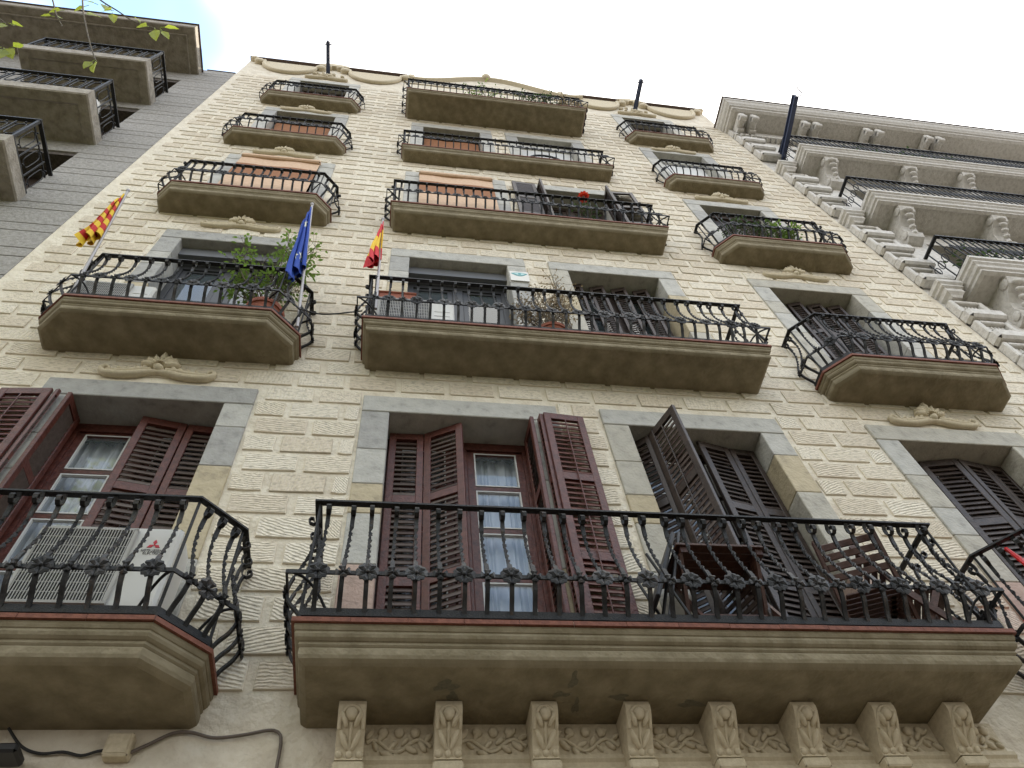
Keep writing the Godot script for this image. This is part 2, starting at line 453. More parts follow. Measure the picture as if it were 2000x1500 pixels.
func make_house() -> void:
	define_house()
	house = thing("apartment_building", Vector3(1.55, 0, 0), "cream rusticated apartment house with five tiers of wrought iron balconies, in the middle", "building")
	var g := G.new()
	var holes: Array = []
	for o in openings: holes.append([o.x0 - 0.02, o.x1 + 0.02, o.y0 - 0.02, o.y1 + 0.02])
	grid_wall(g, HX0, HX1, 0.0, 21.6, holes, 0.0, -0.45)
	put(house, "facade_wall", g.mesh(), M.plaster)
	g = G.new()
	g.span(Vector3(HX0, 0, -10), Vector3(HX0 + 0.3, 21.6, -0.45))
	g.span(Vector3(HX1 - 0.3, 0, -10), Vector3(HX1, 21.6, -0.45))
	g.span(Vector3(HX0 + 0.3, 0, -10), Vector3(HX1 - 0.3, 21.6, -9.7))
	put(house, "side_and_rear_walls", g.mesh(), M.plaster)
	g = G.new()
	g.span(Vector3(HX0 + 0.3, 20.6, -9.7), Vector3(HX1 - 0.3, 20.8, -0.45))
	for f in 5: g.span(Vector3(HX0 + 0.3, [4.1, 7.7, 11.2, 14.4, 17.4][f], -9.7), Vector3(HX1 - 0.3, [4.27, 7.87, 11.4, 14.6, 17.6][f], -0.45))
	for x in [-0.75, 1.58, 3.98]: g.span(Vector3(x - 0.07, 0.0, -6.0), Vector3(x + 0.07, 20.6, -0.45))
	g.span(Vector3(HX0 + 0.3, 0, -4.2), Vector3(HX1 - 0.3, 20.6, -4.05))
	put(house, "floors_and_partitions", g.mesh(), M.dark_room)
	make_bricks()
	for o in openings: make_surround(o)
	make_doors()
	for b in balconies: make_balcony(b)
	make_ornaments()
	make_frieze()
	make_parapet()

# ---- blocks of the rusticated front
func brick_mesh(w: float, h: float, d: float, j: int) -> ArrayMesh:
	var g := G.new()
	var r := RandomNumberGenerator.new()
	r.seed = j
	brick_geo(g, Vector3.ZERO, w, h, d, r)
	return g.mesh()

func brick_geo(g: G, c: Vector3, w: float, h: float, d: float, r: RandomNumberGenerator) -> void:
	var e := 0.004
	# uneven outline: four corners and a point on each long edge wander a little
	var q := func() -> float: return r.randf_range(-0.006, 0.006)
	var o: Array = []
	for k in [[-0.5, -0.5], [0.0, -0.5], [0.5, -0.5], [0.5, 0.5], [0.0, 0.5], [-0.5, 0.5]]:
		o.append(Vector2(k[0] * w + q.call(), k[1] * h + q.call()))
	var f: Array = []; var bk: Array = []
	for k in o:
		f.append(c + Vector3(k.x * (1.0 - 2.0 * e / w), k.y * (1.0 - 2.0 * e / h), d + q.call() * 0.4))
		bk.append(c + Vector3(k.x, k.y, d - 0.004)); 
	var uv := func(p: Vector3) -> Vector2: return Vector2((p.x - c.x) / w + 0.5, 0.5 - (p.y - c.y) / h)
	for t in [[0, 1, 4], [0, 4, 5], [1, 2, 3], [1, 3, 4]]:
		var s := g.u.size()
		g.tri(f[t[0]], f[t[1]], f[t[2]])
		g.u[s] = uv.call(f[t[0]]); g.u[s + 1] = uv.call(f[t[2]]); g.u[s + 2] = uv.call(f[t[1]])
	for k in 6:
		var k2 := (k + 1) % 6
		var s := g.u.size()
		g.quad(bk[k], bk[k2], f[k2], f[k])
		g.quad(bk[k] - Vector3(0, 0, d), bk[k2] - Vector3(0, 0, d), bk[k2], bk[k])
		for i in range(s, g.u.size()): g.u[i] = Vector2(0.02, 0.02)

func make_bricks() -> void:
	var pitch := 0.4545; var rowh := 0.2378; var bh := 0.19
	var list: Array = []
	var row := 0
	var y := 7.162 - 12 * rowh
	while y < 19.9:
		var blocks: Array = []
		for o in openings:
			if y + bh > o.y0 and y < o.y1 + 0.235: blocks.append([o.x0 - 0.262, o.x1 + 0.262])
		var free: Array = [[HX0 + 0.13, HX1 - 0.1]]
		for b in blocks:
			var nf: Array = []
			for s in free:
				if b[1] <= s[0] or b[0] >= s[1]: nf.append(s); continue
				if b[0] > s[0]: nf.append([s[0], b[0]])
				if b[1] < s[1]: nf.append([b[1], s[1]])
			free = nf
		var shift := -0.755 if row % 2 == 0 else -0.97
		for s in free:
			var k := floorf((s[0] - shift) / pitch)
			while shift + k * pitch < s[1]:
				var a := maxf(s[0], shift + k * pitch + 0.028); var b := minf(s[1], shift + (k + 1) * pitch - 0.028)
				k += 1.0
				if b - a < 0.07: continue
				var c := Vector3((a + b) * 0.5, y + bh * 0.5, 0.0)
				var p := pix(c); var p1 := pix(c + Vector3((b - a) * 0.5, 0, 0)); var p2 := pix(c + Vector3(0, bh * 0.5, 0))
				var area := absf((p1 - p).x * (p2 - p).y - (p1 - p).y * (p2 - p).x)
				var seen := p.x > -10 and p.x < 2010 and p.y > -10 and p.y < 1510
				if seen:
					for bl in balconies:   # hidden in the shadow zone right above or behind a slab
						if a > bl[0] and b < bl[1] and y > bl[4] - bl[5] - 0.02 and y < bl[4] + 0.25: seen = false
				list.append([area if seen else 0.0, c, b - a])
		row += 1
		y += rowh
	list.sort_custom(func(m, n): return m[0] > n[0])
	var variants := {}
	var rest: Array = []
	for i in 15: rest.append(G.new())
	for i in list.size():
		var c: Vector3 = list[i][1]; var w: float = list[i][2]
		var kind: int = [0, 0, 0, 1, 1, 1, 2, 2, 3, 4][rng.randi_range(0, 9)]
		if c.y > 7.5 and rng.randf() < 0.6: kind = 4
		var m := kind * 3 + rng.randi_range(0, 2)
		if i < 300:
			var key := "%d_%d" % [roundi(w * 50), rng.randi_range(0, 2)]
			if not variants.has(key): variants[key] = brick_mesh(w, bh, 0.0135, variants.size() + 3)
			put(house, "brick", variants[key], M.brick[m], at(c))
		else:
			brick_geo(rest[m], c, w, bh, 0.0135, rng)
	var big := ArrayMesh.new()
	for i in 15: rest[i].add_to(big, M.brick[i])
	put(house, "upper_bricks", big, null, Transform3D(), "stuff")

# ---- stone door surrounds
func make_surround(o: Dictionary) -> void:
	var w := 0.235
	var lintel := G.new()
	lintel.bevel(Vector3((o.x0 + o.x1) * 0.5, o.y1 + w * 0.5, (0.028 - REV) * 0.5), Vector3(o.x1 - o.x0 + 2 * w, w, REV + 0.028), 0.007)
	var tone := {"L": 0, "A": 1, "B": 1, "R": 4}
	var li: int = tone[o.c] if o.f < 2 else 1
	var s := put(house, "door_surround", lintel.mesh(), M.marble[li])
	var cuts := [0.53, 0.43, 0.33, 0.5, 0.95]
	var cols := {"L": [[0, 1, 0, 2, 1], [1, 0, 2, 1, 0]], "A": [[0, 1, 2, 1, 3], [1, 0, 1, 2, 0]], "B": [[4, 4, 2, 4, 1], [1, 2, 4, 3, 4]], "R": [[1, 4, 1, 4, 3], [4, 1, 1, 4, 4]]}
	for side in 2:
		var y: float = o.y1
		for k in 5:
			var h: float = cuts[(k + side * 2 + o.f) % 5] if o.f > 0 or side == 1 else cuts[k]
			var y2 := maxf(o.y0 + 0.0, y - h)
			if k == 4: y2 = o.y0
			if y - y2 < 0.02: break
			var g := G.new()
			var x: float = (o.x0 - w * 0.5) if side == 0 else (o.x1 + w * 0.5)
			g.bevel(Vector3(x, (y + y2) * 0.5, (0.022 - REV) * 0.5), Vector3(w, y - y2 - 0.003, REV + 0.022), 0.006)
			var mi: int = cols[o.c][side][k] if o.f < 2 else [1, 4, 1, 0, 1][(k + o.f) % 5]
			put(s, "jamb_stone", g.mesh(), M.marble[mi])
			y = y2

# ---- doors, shutters and blinds
func shutter(p0: Vector2, p1: Vector2, y0: float, y1: float, mat: Material, slats: Material, singles := false, step := 0.06, rod := false) -> void:
	# one louvred leaf standing between two points of the plan (x, z)
	var d := p1 - p0
	var w := d.length(); var h := y1 - y0
	var b := Basis(Vector3(d.x, 0, d.y) / w, Vector3.UP, (Vector3(d.x, 0, d.y) / w).cross(Vector3.UP))
	var xf := Transform3D(b, Vector3(p0.x, y0, p0.y))
	var g := G.new()
	var st := minf(0.06, w * 0.2); var t := 0.035
	for x in [st * 0.5, w - st * 0.5]: g.bevel(Vector3(x, h * 0.5, 0), Vector3(st, h, t), 0.004)
	var rails := [0.05, h * 0.36, h * 0.68, h - 0.04]
	for r in rails: g.box(Vector3(w * 0.5, r, 0), Vector3(w - 2 * st, 0.08, t - 0.006))
	if rod: g.tube(PackedVector3Array([Vector3(w * 0.5, 0.1, 0.026), Vector3(w * 0.5, h - 0.1, 0.026)]), PackedFloat32Array([0.006]), 5)
	var leaf := put(house, "shutter", g.mesh(), mat, xf)
	var key := "slat%d" % roundi(w * 200)
	if not mesh_cache.has(key):
		var sg := G.new()
		sg.box(Vector3.ZERO, Vector3(w - 2 * st + 0.01, 0.056, 0.008), Basis(Vector3.RIGHT, -0.36))
		mesh_cache[key] = sg.mesh()
	var joined := G.new()
	for i in 3:
		var y: float = rails[i] + 0.07
		while y < rails[i + 1] - 0.055:
			var tilt := rng.randf_range(-0.03, 0.03)
			if rng.randf() < 0.05: tilt += rng.randf_range(-0.3, 0.25)
			if singles and slat_parts < 300:
				put(leaf, "slat", mesh_cache[key], M.slats[[0, 0, 0, 1, 2][rng.randi_range(0, 4)]] if slats == M.slat_wood else slats, xf * Transform3D(Basis(Vector3.RIGHT, tilt), Vector3(w * 0.5, y, 0)))
				slat_parts += 1
			else:
				joined.box(Vector3(w * 0.5, y, 0), Vector3(w - 2 * st + 0.01, 0.056, 0.008), Basis(Vector3.RIGHT, -0.36 + tilt))
			y += step
	if joined.v.size(): put(leaf, "slats", joined.mesh(), slats, xf, "stuff")

func glazed_door(x0: float, x1: float, y0: float, y1: float, z: float, mat: Material, rows: int, bead := true) -> void:
	# two casements of stacked panes in a frame
	var g := G.new()
	var fw := 0.07
	g.span(Vector3(x0, y0, z - 0.06), Vector3(x0 + fw, y1, z + 0.02))
	g.span(Vector3(x1 - fw, y0, z - 0.06), Vector3(x1, y1, z + 0.02))
	g.span(Vector3(x0 + fw, y1 - 0.1, z - 0.06), Vector3(x1 - fw, y1, z + 0.02))
	g.span(Vector3(x0 + fw, y0, z - 0.06), Vector3(x1 - fw, y0 + 0.12, z + 0.02))
	var mid := (x0 + x1) * 0.5
	g.bevel(Vector3(mid, (y0 + y1) * 0.5, z - 0.01), Vector3(0.13, y1 - y0 - 0.2, 0.06), 0.008)
	var win := put(house, "french_window", g.mesh(), mat)
	for side in 2:
		var a := x0 + fw if side == 0 else mid + 0.065
		var b := mid - 0.065 if side == 0 else x1 - fw
		var bars := G.new()
		for x in [a + 0.03, b - 0.03]: bars.box(Vector3(x, (y0 + y1) * 0.5, z - 0.02), Vector3(0.06, y1 - y0 - 0.22, 0.045))
		var hh := (y1 - 0.1 - y0 - 0.12) / rows
		for k in rows + 1: bars.box(Vector3((a + b) * 0.5, y0 + 0.12 + hh * k, z - 0.02), Vector3(b - a - 0.12, 0.045 if k > 0 and k < rows else 0.09, 0.042))
		put(win, "glazing_bars", bars.mesh(), mat)
		for k in rows:
			var ya := y0 + 0.12 + hh * k + 0.03; var yb := y0 + 0.12 + hh * (k + 1) - 0.03
			var xa := a + 0.06; var xb := b - 0.06
			if bead:
				var bd := G.new()
				for e in [[xa, ya, xb, ya + 0.012], [xa, yb - 0.012, xb, yb], [xa, ya + 0.012, xa + 0.012, yb - 0.012], [xb - 0.012, ya + 0.012, xb, yb - 0.012]]:
					bd.span(Vector3(e[0], e[1], z - 0.02), Vector3(e[2], e[3], z + 0.006))
				put(win, "glazing_bead", bd.mesh(), M.putty)
			var pg := G.new()
			pg.quad(Vector3(xa, ya, z - 0.016), Vector3(xb, ya, z - 0.016), Vector3(xb, yb, z - 0.016), Vector3(xa, yb, z - 0.016))
			put(win, "pane", pg.mesh(), M.glass)

func curtain(x0: float, x1: float, y0: float, y1: float, z: float, label: String) -> void:
	var g := G.new()
	var nx := 60; var ph := rng.randf() * 6.0
	var fz := func(x: float) -> float: return z + 0.022 * sin(x * 62.0 + ph + sin(x * 17.0) * 1.6) + 0.01 * sin(x * 131.0)
	for i in nx:
		var a := lerpf(x0, x1, float(i) / nx); var b := lerpf(x0, x1, float(i + 1) / nx)
		var za: float = fz.call(a); var zb: float = fz.call(b)
		var na := Vector3(-(fz.call(a + 0.003) - fz.call(a - 0.003)) / 0.006, 0, 1).normalized()
		var nb := Vector3(-(fz.call(b + 0.003) - fz.call(b - 0.003)) / 0.006, 0, 1).normalized()
		g.quadn(Vector3(a, y0, za), Vector3(b, y0, zb), Vector3(b, y1, zb), Vector3(a, y1, za), na, nb, nb, na)
	var t := thing("curtain", Vector3((x0 + x1) * 0.5, y0, z), label, "curtain", "curtains behind the first floor windows")
	put(t, "cloth", g.mesh(), M.curtain)
	var r := G.new()
	r.tube(PackedVector3Array([Vector3(x0 - 0.05, y1 + 0.01, z), Vector3(x1 + 0.05, y1 + 0.01, z)]), PackedFloat32Array([0.012]), 6)
	put(t, "curtain_rod", r.mesh(), M.dark_frame)

func make_doors() -> void:
	var zf := -0.29
	for f in 5:
		for c in ["L", "A", "B", "R"]:
			var o := opening(f, c)
			var x0: float = o.x0; var x1: float = o.x1; var y0: float = o.y0; var y1: float = o.y1
			var red: bool = f == 0 and c in ["L", "A"]
			if f == 1 and c in ["L", "A"]:
				var g := G.new()
				g.span(Vector3(x0, y1 - 0.2, -0.28), Vector3(x1, y1 - 0.02, -0.1))
				put(house, "roller_box", g.mesh(), M.roller)
				glazed_door(x0, x1, y0, y1 - 0.2, -0.26, M.dark_frame, 1, false)
			else:
				glazed_door(x0, x1, y0, y1, zf, M.red_wood if red else M.dark_wood, 5 if f == 0 else 4, f == 0)
	# first floor, first middle door: oxblood leaves, left pair half open, right pair folded out on the wall
	var A := opening(0, "A")
	var B := opening(0, "B")
	var L := opening(0, "L")
	var R := opening(0, "R")
	var lo: float = A.y0 + 0.03; var hi: float = 7.03
	shutter(Vector2(-0.10, -0.205), Vector2(0.195, -0.2), lo, hi, M.red_wood, M.slat_wood, true)
	shutter(Vector2(0.205, -0.195), Vector2(0.52, -0.045), lo, hi, M.red_wood, M.slat_wood, true)
	shutter(Vector2(1.112, -0.21), Vector2(1.125, 0.075), lo, hi, M.red_wood, M.slat_wood)
	shutter(Vector2(1.195, 0.04), Vector2(1.205, 0.11), lo, hi, M.red_wood, M.slat_wood)
	shutter(Vector2(1.222, 0.112), Vector2(1.585, 0.085), lo, hi, M.red_wood, M.red_wood, false, 0.06, true)
	# second middle door: dark leaves, one swung far out
	shutter(Vector2(2.06, -0.215), Vector2(2.235, -0.07), lo, hi, M.dark_wood, M.dark_wood, true)
	shutter(Vector2(2.238, -0.06), Vector2(2.378, 0.285), lo, hi, M.dark_wood, M.slat_wood, true, 0.06, true)
	shutter(Vector2(2.70, -0.105), Vector2(3.02, -0.175), lo, hi, M.dark_wood, M.dark_wood, true)
	shutter(Vector2(3.03, -0.178), Vector2(3.285, -0.2), lo, hi, M.dark_wood, M.dark_wood, true)
	# left window
	shutter(Vector2(-2.15, -0.158), Vector2(-1.80, -0.222), lo, hi, M.red_wood, M.slat_wood, true)
	shutter(Vector2(-1.79, -0.224), Vector2(-1.50, -0.245), lo, hi, M.red_wood, M.slat_wood, true)
	shutter(Vector2(-2.672, -0.235), Vector2(-2.685, 0.06), lo, hi, M.red_wood, M.slat_wood)
	shutter(Vector2(-2.765, 0.05), Vector2(-2.775, 0.085), lo, hi, M.red_wood, M.slat_wood)
	shutter(Vector2(-3.20, 0.05), Vector2(-2.81, 0.075), lo, hi, M.red_wood, M.red_wood, false, 0.06, true)
	# right window: three closed leaves, folded slightly outwards
	shutter(Vector2(4.99, -0.225), Vector2(5.375, -0.16), lo, hi, M.dark_wood, M.dark_wood)
	shutter(Vector2(5.385, -0.16), Vector2(5.68, -0.21), lo, hi, M.dark_wood, M.dark_wood)
	shutter(Vector2(5.69, -0.212), Vector2(5.9, -0.235), lo, hi, M.dark_wood, M.dark_wood)
	shutter(Vector2(4.71, -0.24), Vector2(4.98, -0.228), lo, hi, M.dark_wood, M.dark_wood)
	curtain(0.0, 1.1, A.y0 + 0.1, 6.98, -0.42, "grey white pleated curtain behind the window with oxblood shutters folded on the wall")
	curtain(-2.65, -1.55, L.y0 + 0.1, 6.98, -0.42, "grey white curtain behind the window of the air conditioner with red logo")
	# second floor: louvred leaves ajar
	for c in ["B", "R"]:
		var o := opening(1, c)
		var w: float = (o.x1 - o.x0 - 0.04) / 4.0
		for k in 4:
			shutter(Vector2(o.x0 + 0.02 + w * k, -0.2), Vector2(o.x0 + 0.02 + w * (k + 0.62), -0.15), o.y0 + 0.02, o.y1 - 0.02, M.dark_wood, M.dark_wood, false, 0.05)
	# third floor: a pair of dark shutters thrown open
	var o3 := opening(2, "B")
	shutter(Vector2(o3.x0 - 0.03, 0.06), Vector2(o3.x0 - 0.42, 0.075), o3.y0 + 0.02, o3.y1 + 0.08, M.dark_wood, M.dark_wood)
	shutter(Vector2(o3.x0 - 0.01, -0.1), Vector2(o3.x0 + 0.03, 0.2), o3.y0 + 0.02, o3.y1 - 0.02, M.dark_wood, M.dark_wood)
	shutter(Vector2(o3.x1 + 0.05, 0.06), Vector2(o3.x1 + 0.46, 0.075), o3.y0 + 0.02, o3.y1 + 0.08, M.dark_wood, M.dark_wood)
	shutter(Vector2(o3.x1 + 0.0, -0.1), Vector2(o3.x1 - 0.03, 0.2), o3.y0 + 0.02, o3.y1 - 0.02, M.dark_wood, M.dark_wood)
	for c in ["L", "A"]: make_blind(opening(2, c), true)
	for c in ["L", "A"]: make_blind(opening(3, c), false)
	for fc in [[3, "B"], [3, "R"], [2, "R"]]:
		var o := opening(fc[0], fc[1])
		var g := G.new()
		g.span(Vector3(o.x0 + 0.01, o.y1 - 0.9, -0.2), Vector3(o.x1 - 0.01, o.y1 - 0.16, -0.17))
		g.span(Vector3(o.x0 + 0.01, o.y1 - 0.16, -0.26), Vector3(o.x1 - 0.01, o.y1 - 0.02, -0.12))
		put(house, "roller_blind", g.mesh(), M.dark_wood if fc[0] == 2 else M.putty)
	for c in ["L", "R"]:
		var o := opening(4, c)
		for k in 3:
			var w: float = (o.x1 - o.x0 - 0.04) / 3.0
			shutter(Vector2(o.x0 + 0.02 + w * k, -0.19), Vector2(o.x0 + 0.02 + w * (k + 0.97), -0.19), o.y0 + 0.02, o.y1 - 0.02, M.dark_wood, M.dark_wood, false, 0.07)

func make_blind(o: Dictionary, hung: bool) -> void:
	# canvas blind let down in front of the door
	var x0: float = o.x0 - (0.02 if hung else -0.02); var x1: float = o.x1 + (0.02 if hung else -0.02)
	var zt := 0.05 if hung else -0.14
	var zb := 0.16 if hung else -0.12
	var y1: float = o.y1 + (0.06 if hung else -0.25); var y0: float = o.y0 + 0.06
	var g := G.new()
	g.bevel(Vector3((x0 + x1) * 0.5, y1 + 0.03, zt), Vector3(x1 - x0, 0.1, 0.09), 0.02)
	var t := put(house, "door_blind", g.mesh(), M.pale_blind if hung else M.dark_wood)
	var parts := [[0.0, 0.17, M.pale_blind, "canvas"], [0.17, 0.45, M.blind, "canvas_band"], [0.45, 1.0, M.pale_blind, "canvas"]] if hung else [[0.0, 1.0, M.blind, "canvas"]]
	for s in parts:
		var ya := lerpf(y1, y0, s[0]); var yb := lerpf(y1, y0, s[1])
		var za := lerpf(zt, zb, s[0]) ; var zz := lerpf(zt, zb, s[1])
		var c := G.new()
		var n := 24
		for i in n:
			var a := lerpf(x0 + 0.01, x1 - 0.01, float(i) / n); var b := lerpf(x0 + 0.01, x1 - 0.01, float(i + 1) / n)
			var w0 := 0.006 * sin(a * 9.0); var w1 := 0.006 * sin(b * 9.0)
			c.quad(Vector3(a, yb, zz + w0), Vector3(b, yb, zz + w1), Vector3(b, ya, za + w1), Vector3(a, ya, za + w0))
		put(t, s[3], c.mesh(), s[2])

# ---- balconies
func outline(b: Array) -> PackedVector2Array:
	var p := PackedVector2Array()
	if b[3] > 0.0:
		var c: float = b[2] - b[3]
		p.append_array([Vector2(b[0], -0.02), Vector2(b[0], b[3]), Vector2(b[0] + c, b[2]), Vector2(b[1] - c, b[2]), Vector2(b[1], b[3]), Vector2(b[1], -0.02)])
	else:
		p.append_array([Vector2(b[0], -0.02), Vector2(b[0], b[2]), Vector2(b[1], b[2]), Vector2(b[1], -0.02)])
	return p

func off(p: PackedVector2Array, d: float) -> PackedVector2Array:   # move an open outline outwards by d
	var r := PackedVector2Array()
	for i in p.size():
		var a := (p[i] - p[i - 1]).normalized() if i > 0 else (p[1] - p[0]).normalized()
		var b := (p[i + 1] - p[i]).normalized() if i < p.size() - 1 else a
		if i == 0: a = b
		var na := Vector2(-a.y, a.x); var nb := Vector2(-b.y, b.x)
		var m := (na + nb).normalized()
		r.append(p[i] + m * (d / m.dot(na)))
	return r

func v3(p: Vector2, y: float) -> Vector3:
	return Vector3(p.x, y, p.y)

func baluster_mesh() -> ArrayMesh:
	if mesh_cache.has("baluster"): return mesh_cache.baluster
	var g := G.new()
	var ctl := [Vector2(0, 0), Vector2(0.028, 0.05), Vector2(0.072, 0.105), Vector2(0.098, 0.165), Vector2(0.1, 0.215), Vector2(0.085, 0.28), Vector2(0.06, 0.34), Vector2(0.035, 0.41), Vector2(0.012, 0.49), Vector2(-0.004, 0.57), Vector2(-0.008, 0.65), Vector2(0.0, 0.715), Vector2(0.012, 0.748)]
	var cv := Curve3D.new()
	for i in ctl.size():
		var tn: Vector2 = (ctl[mini(i + 1, ctl.size() - 1)] - ctl[maxi(i - 1, 0)]) / 6.0
		cv.add_point(Vector3(0, ctl[i].y, ctl[i].x), Vector3(0, -tn.y, -tn.x), Vector3(0, tn.y, tn.x))
	cv.bake_interval = 0.01
	var n := 34
	var path := PackedVector3Array(); var tw := PackedFloat32Array(); var w := PackedFloat32Array(); var t := PackedFloat32Array()
	for i in n + 1:
		var s := float(i) / n
		path.append(cv.sample_baked(s * cv.get_baked_length(), true))
		var k := clampf((s - 0.42) / 0.46, 0.0, 1.0)
		tw.append(k * PI * 6.0)
		w.append(0.025); t.append(0.012 if k > 0.0 and k < 1.0 else 0.015)
	g.sweep(path, PackedVector3Array([Vector3.RIGHT]), w, t, tw)
	var sc := PackedVector3Array()
	for q in [Vector2(0.012, 0.838), Vector2(-0.006, 0.81), Vector2(-0.008, 0.775), Vector2(0.004, 0.745), Vector2(0.028, 0.733), Vector2(0.05, 0.745), Vector2(0.058, 0.768), Vector2(0.048, 0.786), Vector2(0.033, 0.784), Vector2(0.028, 0.77)]:
		sc.append(Vector3(0, q.y, q.x))
	g.sweep(sc, PackedVector3Array([Vector3.RIGHT]), PackedFloat32Array([0.027]), PackedFloat32Array([0.007]))
	mesh_cache.baluster = g.mesh()
	return mesh_cache.baluster

func plain_baluster_mesh() -> ArrayMesh:   # coarser one for the distant tiers
	if mesh_cache.has("baluster_far"): return mesh_cache.baluster_far
	var g := G.new()
	var path := PackedVector3Array()
	for q in [Vector2(0, 0), Vector2(0.07, 0.1), Vector2(0.1, 0.19), Vector2(0.075, 0.31), Vector2(0.02, 0.47), Vector2(-0.006, 0.62), Vector2(0.008, 0.745)]: path.append(Vector3(0, q.y, q.x))
	g.sweep(path, PackedVector3Array([Vector3.RIGHT]), PackedFloat32Array([0.018]), PackedFloat32Array([0.013]))
	var sc := PackedVector3Array()
	for q in [Vector2(0.012, 0.838), Vector2(-0.008, 0.79), Vector2(0.006, 0.742), Vector2(0.034, 0.734), Vector2(0.056, 0.76), Vector2(0.04, 0.786)]: sc.append(Vector3(0, q.y, q.x))
	g.sweep(sc, PackedVector3Array([Vector3.RIGHT]), PackedFloat32Array([0.021]), PackedFloat32Array([0.006]))
	mesh_cache.baluster_far = g.mesh()
	return mesh_cache.baluster_far

func rosette_mesh(petals: int, r: float) -> ArrayMesh:
	var key := "rosette%d" % petals
	if mesh_cache.has(key): return mesh_cache[key]
	var g := G.new()
	for k in petals:
		var a := TAU * k / petals + PI / petals * (1.0 if petals == 6 else 0.0)
		var b := Basis(Vector3.BACK, a)
		var q := func(x: float, y: float, z: float) -> Vector3: return b * Vector3(x, y, z)
		var hw := r * (0.42 if petals == 6 else 0.5)
		var c0: Vector3 = q.call(0, r * 0.15, 0.012); var m: Vector3 = q.call(0, r * 0.62, 0.017); var tip: Vector3 = q.call(0, r * 0.9, 0.012)
		var l1: Vector3 = q.call(-hw * 0.45, r * 0.35, 0.006); var l2: Vector3 = q.call(-hw, r * 0.82, 0.013); var l3: Vector3 = q.call(-hw * 0.55, r, 0.01)
		var r1: Vector3 = q.call(hw * 0.45, r * 0.35, 0.006); var r2: Vector3 = q.call(hw, r * 0.82, 0.013); var r3: Vector3 = q.call(hw * 0.55, r, 0.01)
		for t in [[c0, m, l1], [m, l2, l1], [m, tip, l3], [m, l3, l2], [c0, r1, m], [r1, r2, m], [m, r3, tip], [m, r2, r3]]:
			g.tri(t[0], t[1], t[2])
			var dz := Vector3(0, 0, 0.006)
			g.tri(t[0] - dz, t[2] - dz, t[1] - dz)
	g.ball(Vector3(0, 0, 0.014), Vector3(r * 0.2, r * 0.2, 0.01), 6)
	mesh_cache[key] = g.mesh()
	return mesh_cache[key]

func append_mesh(g: G, m: ArrayMesh, xf: Transform3D) -> void:
	var a := m.surface_get_arrays(0)
	var v: PackedVector3Array = a[Mesh.ARRAY_VERTEX]; var n: PackedVector3Array = a[Mesh.ARRAY_NORMAL]
	for i in v.size():
		g.v.append(xf * v[i]); g.n.append((xf.basis * n[i]).normalized()); g.u.append(Vector2.ZERO)

func rail_bar(p: PackedVector2Array, y: float, w: float, h: float) -> ArrayMesh:   # flat bar along an outline
	var g := G.new()
	var a := off(p, w * 0.5); var b := off(p, -w * 0.5)
	for i in p.size() - 1:
		g.quad(v3(a[i], y - h * 0.5), v3(a[i + 1], y - h * 0.5), v3(a[i + 1], y + h * 0.5), v3(a[i], y + h * 0.5))
		g.quad(v3(b[i + 1], y - h * 0.5), v3(b[i], y - h * 0.5), v3(b[i], y + h * 0.5), v3(b[i + 1], y + h * 0.5))
		g.quad(v3(a[i], y + h * 0.5), v3(a[i + 1], y + h * 0.5), v3(b[i + 1], y + h * 0.5), v3(b[i], y + h * 0.5))
		g.quad(v3(b[i], y - h * 0.5), v3(b[i + 1], y - h * 0.5), v3(a[i + 1], y - h * 0.5), v3(a[i], y - h * 0.5))
	return g.mesh()

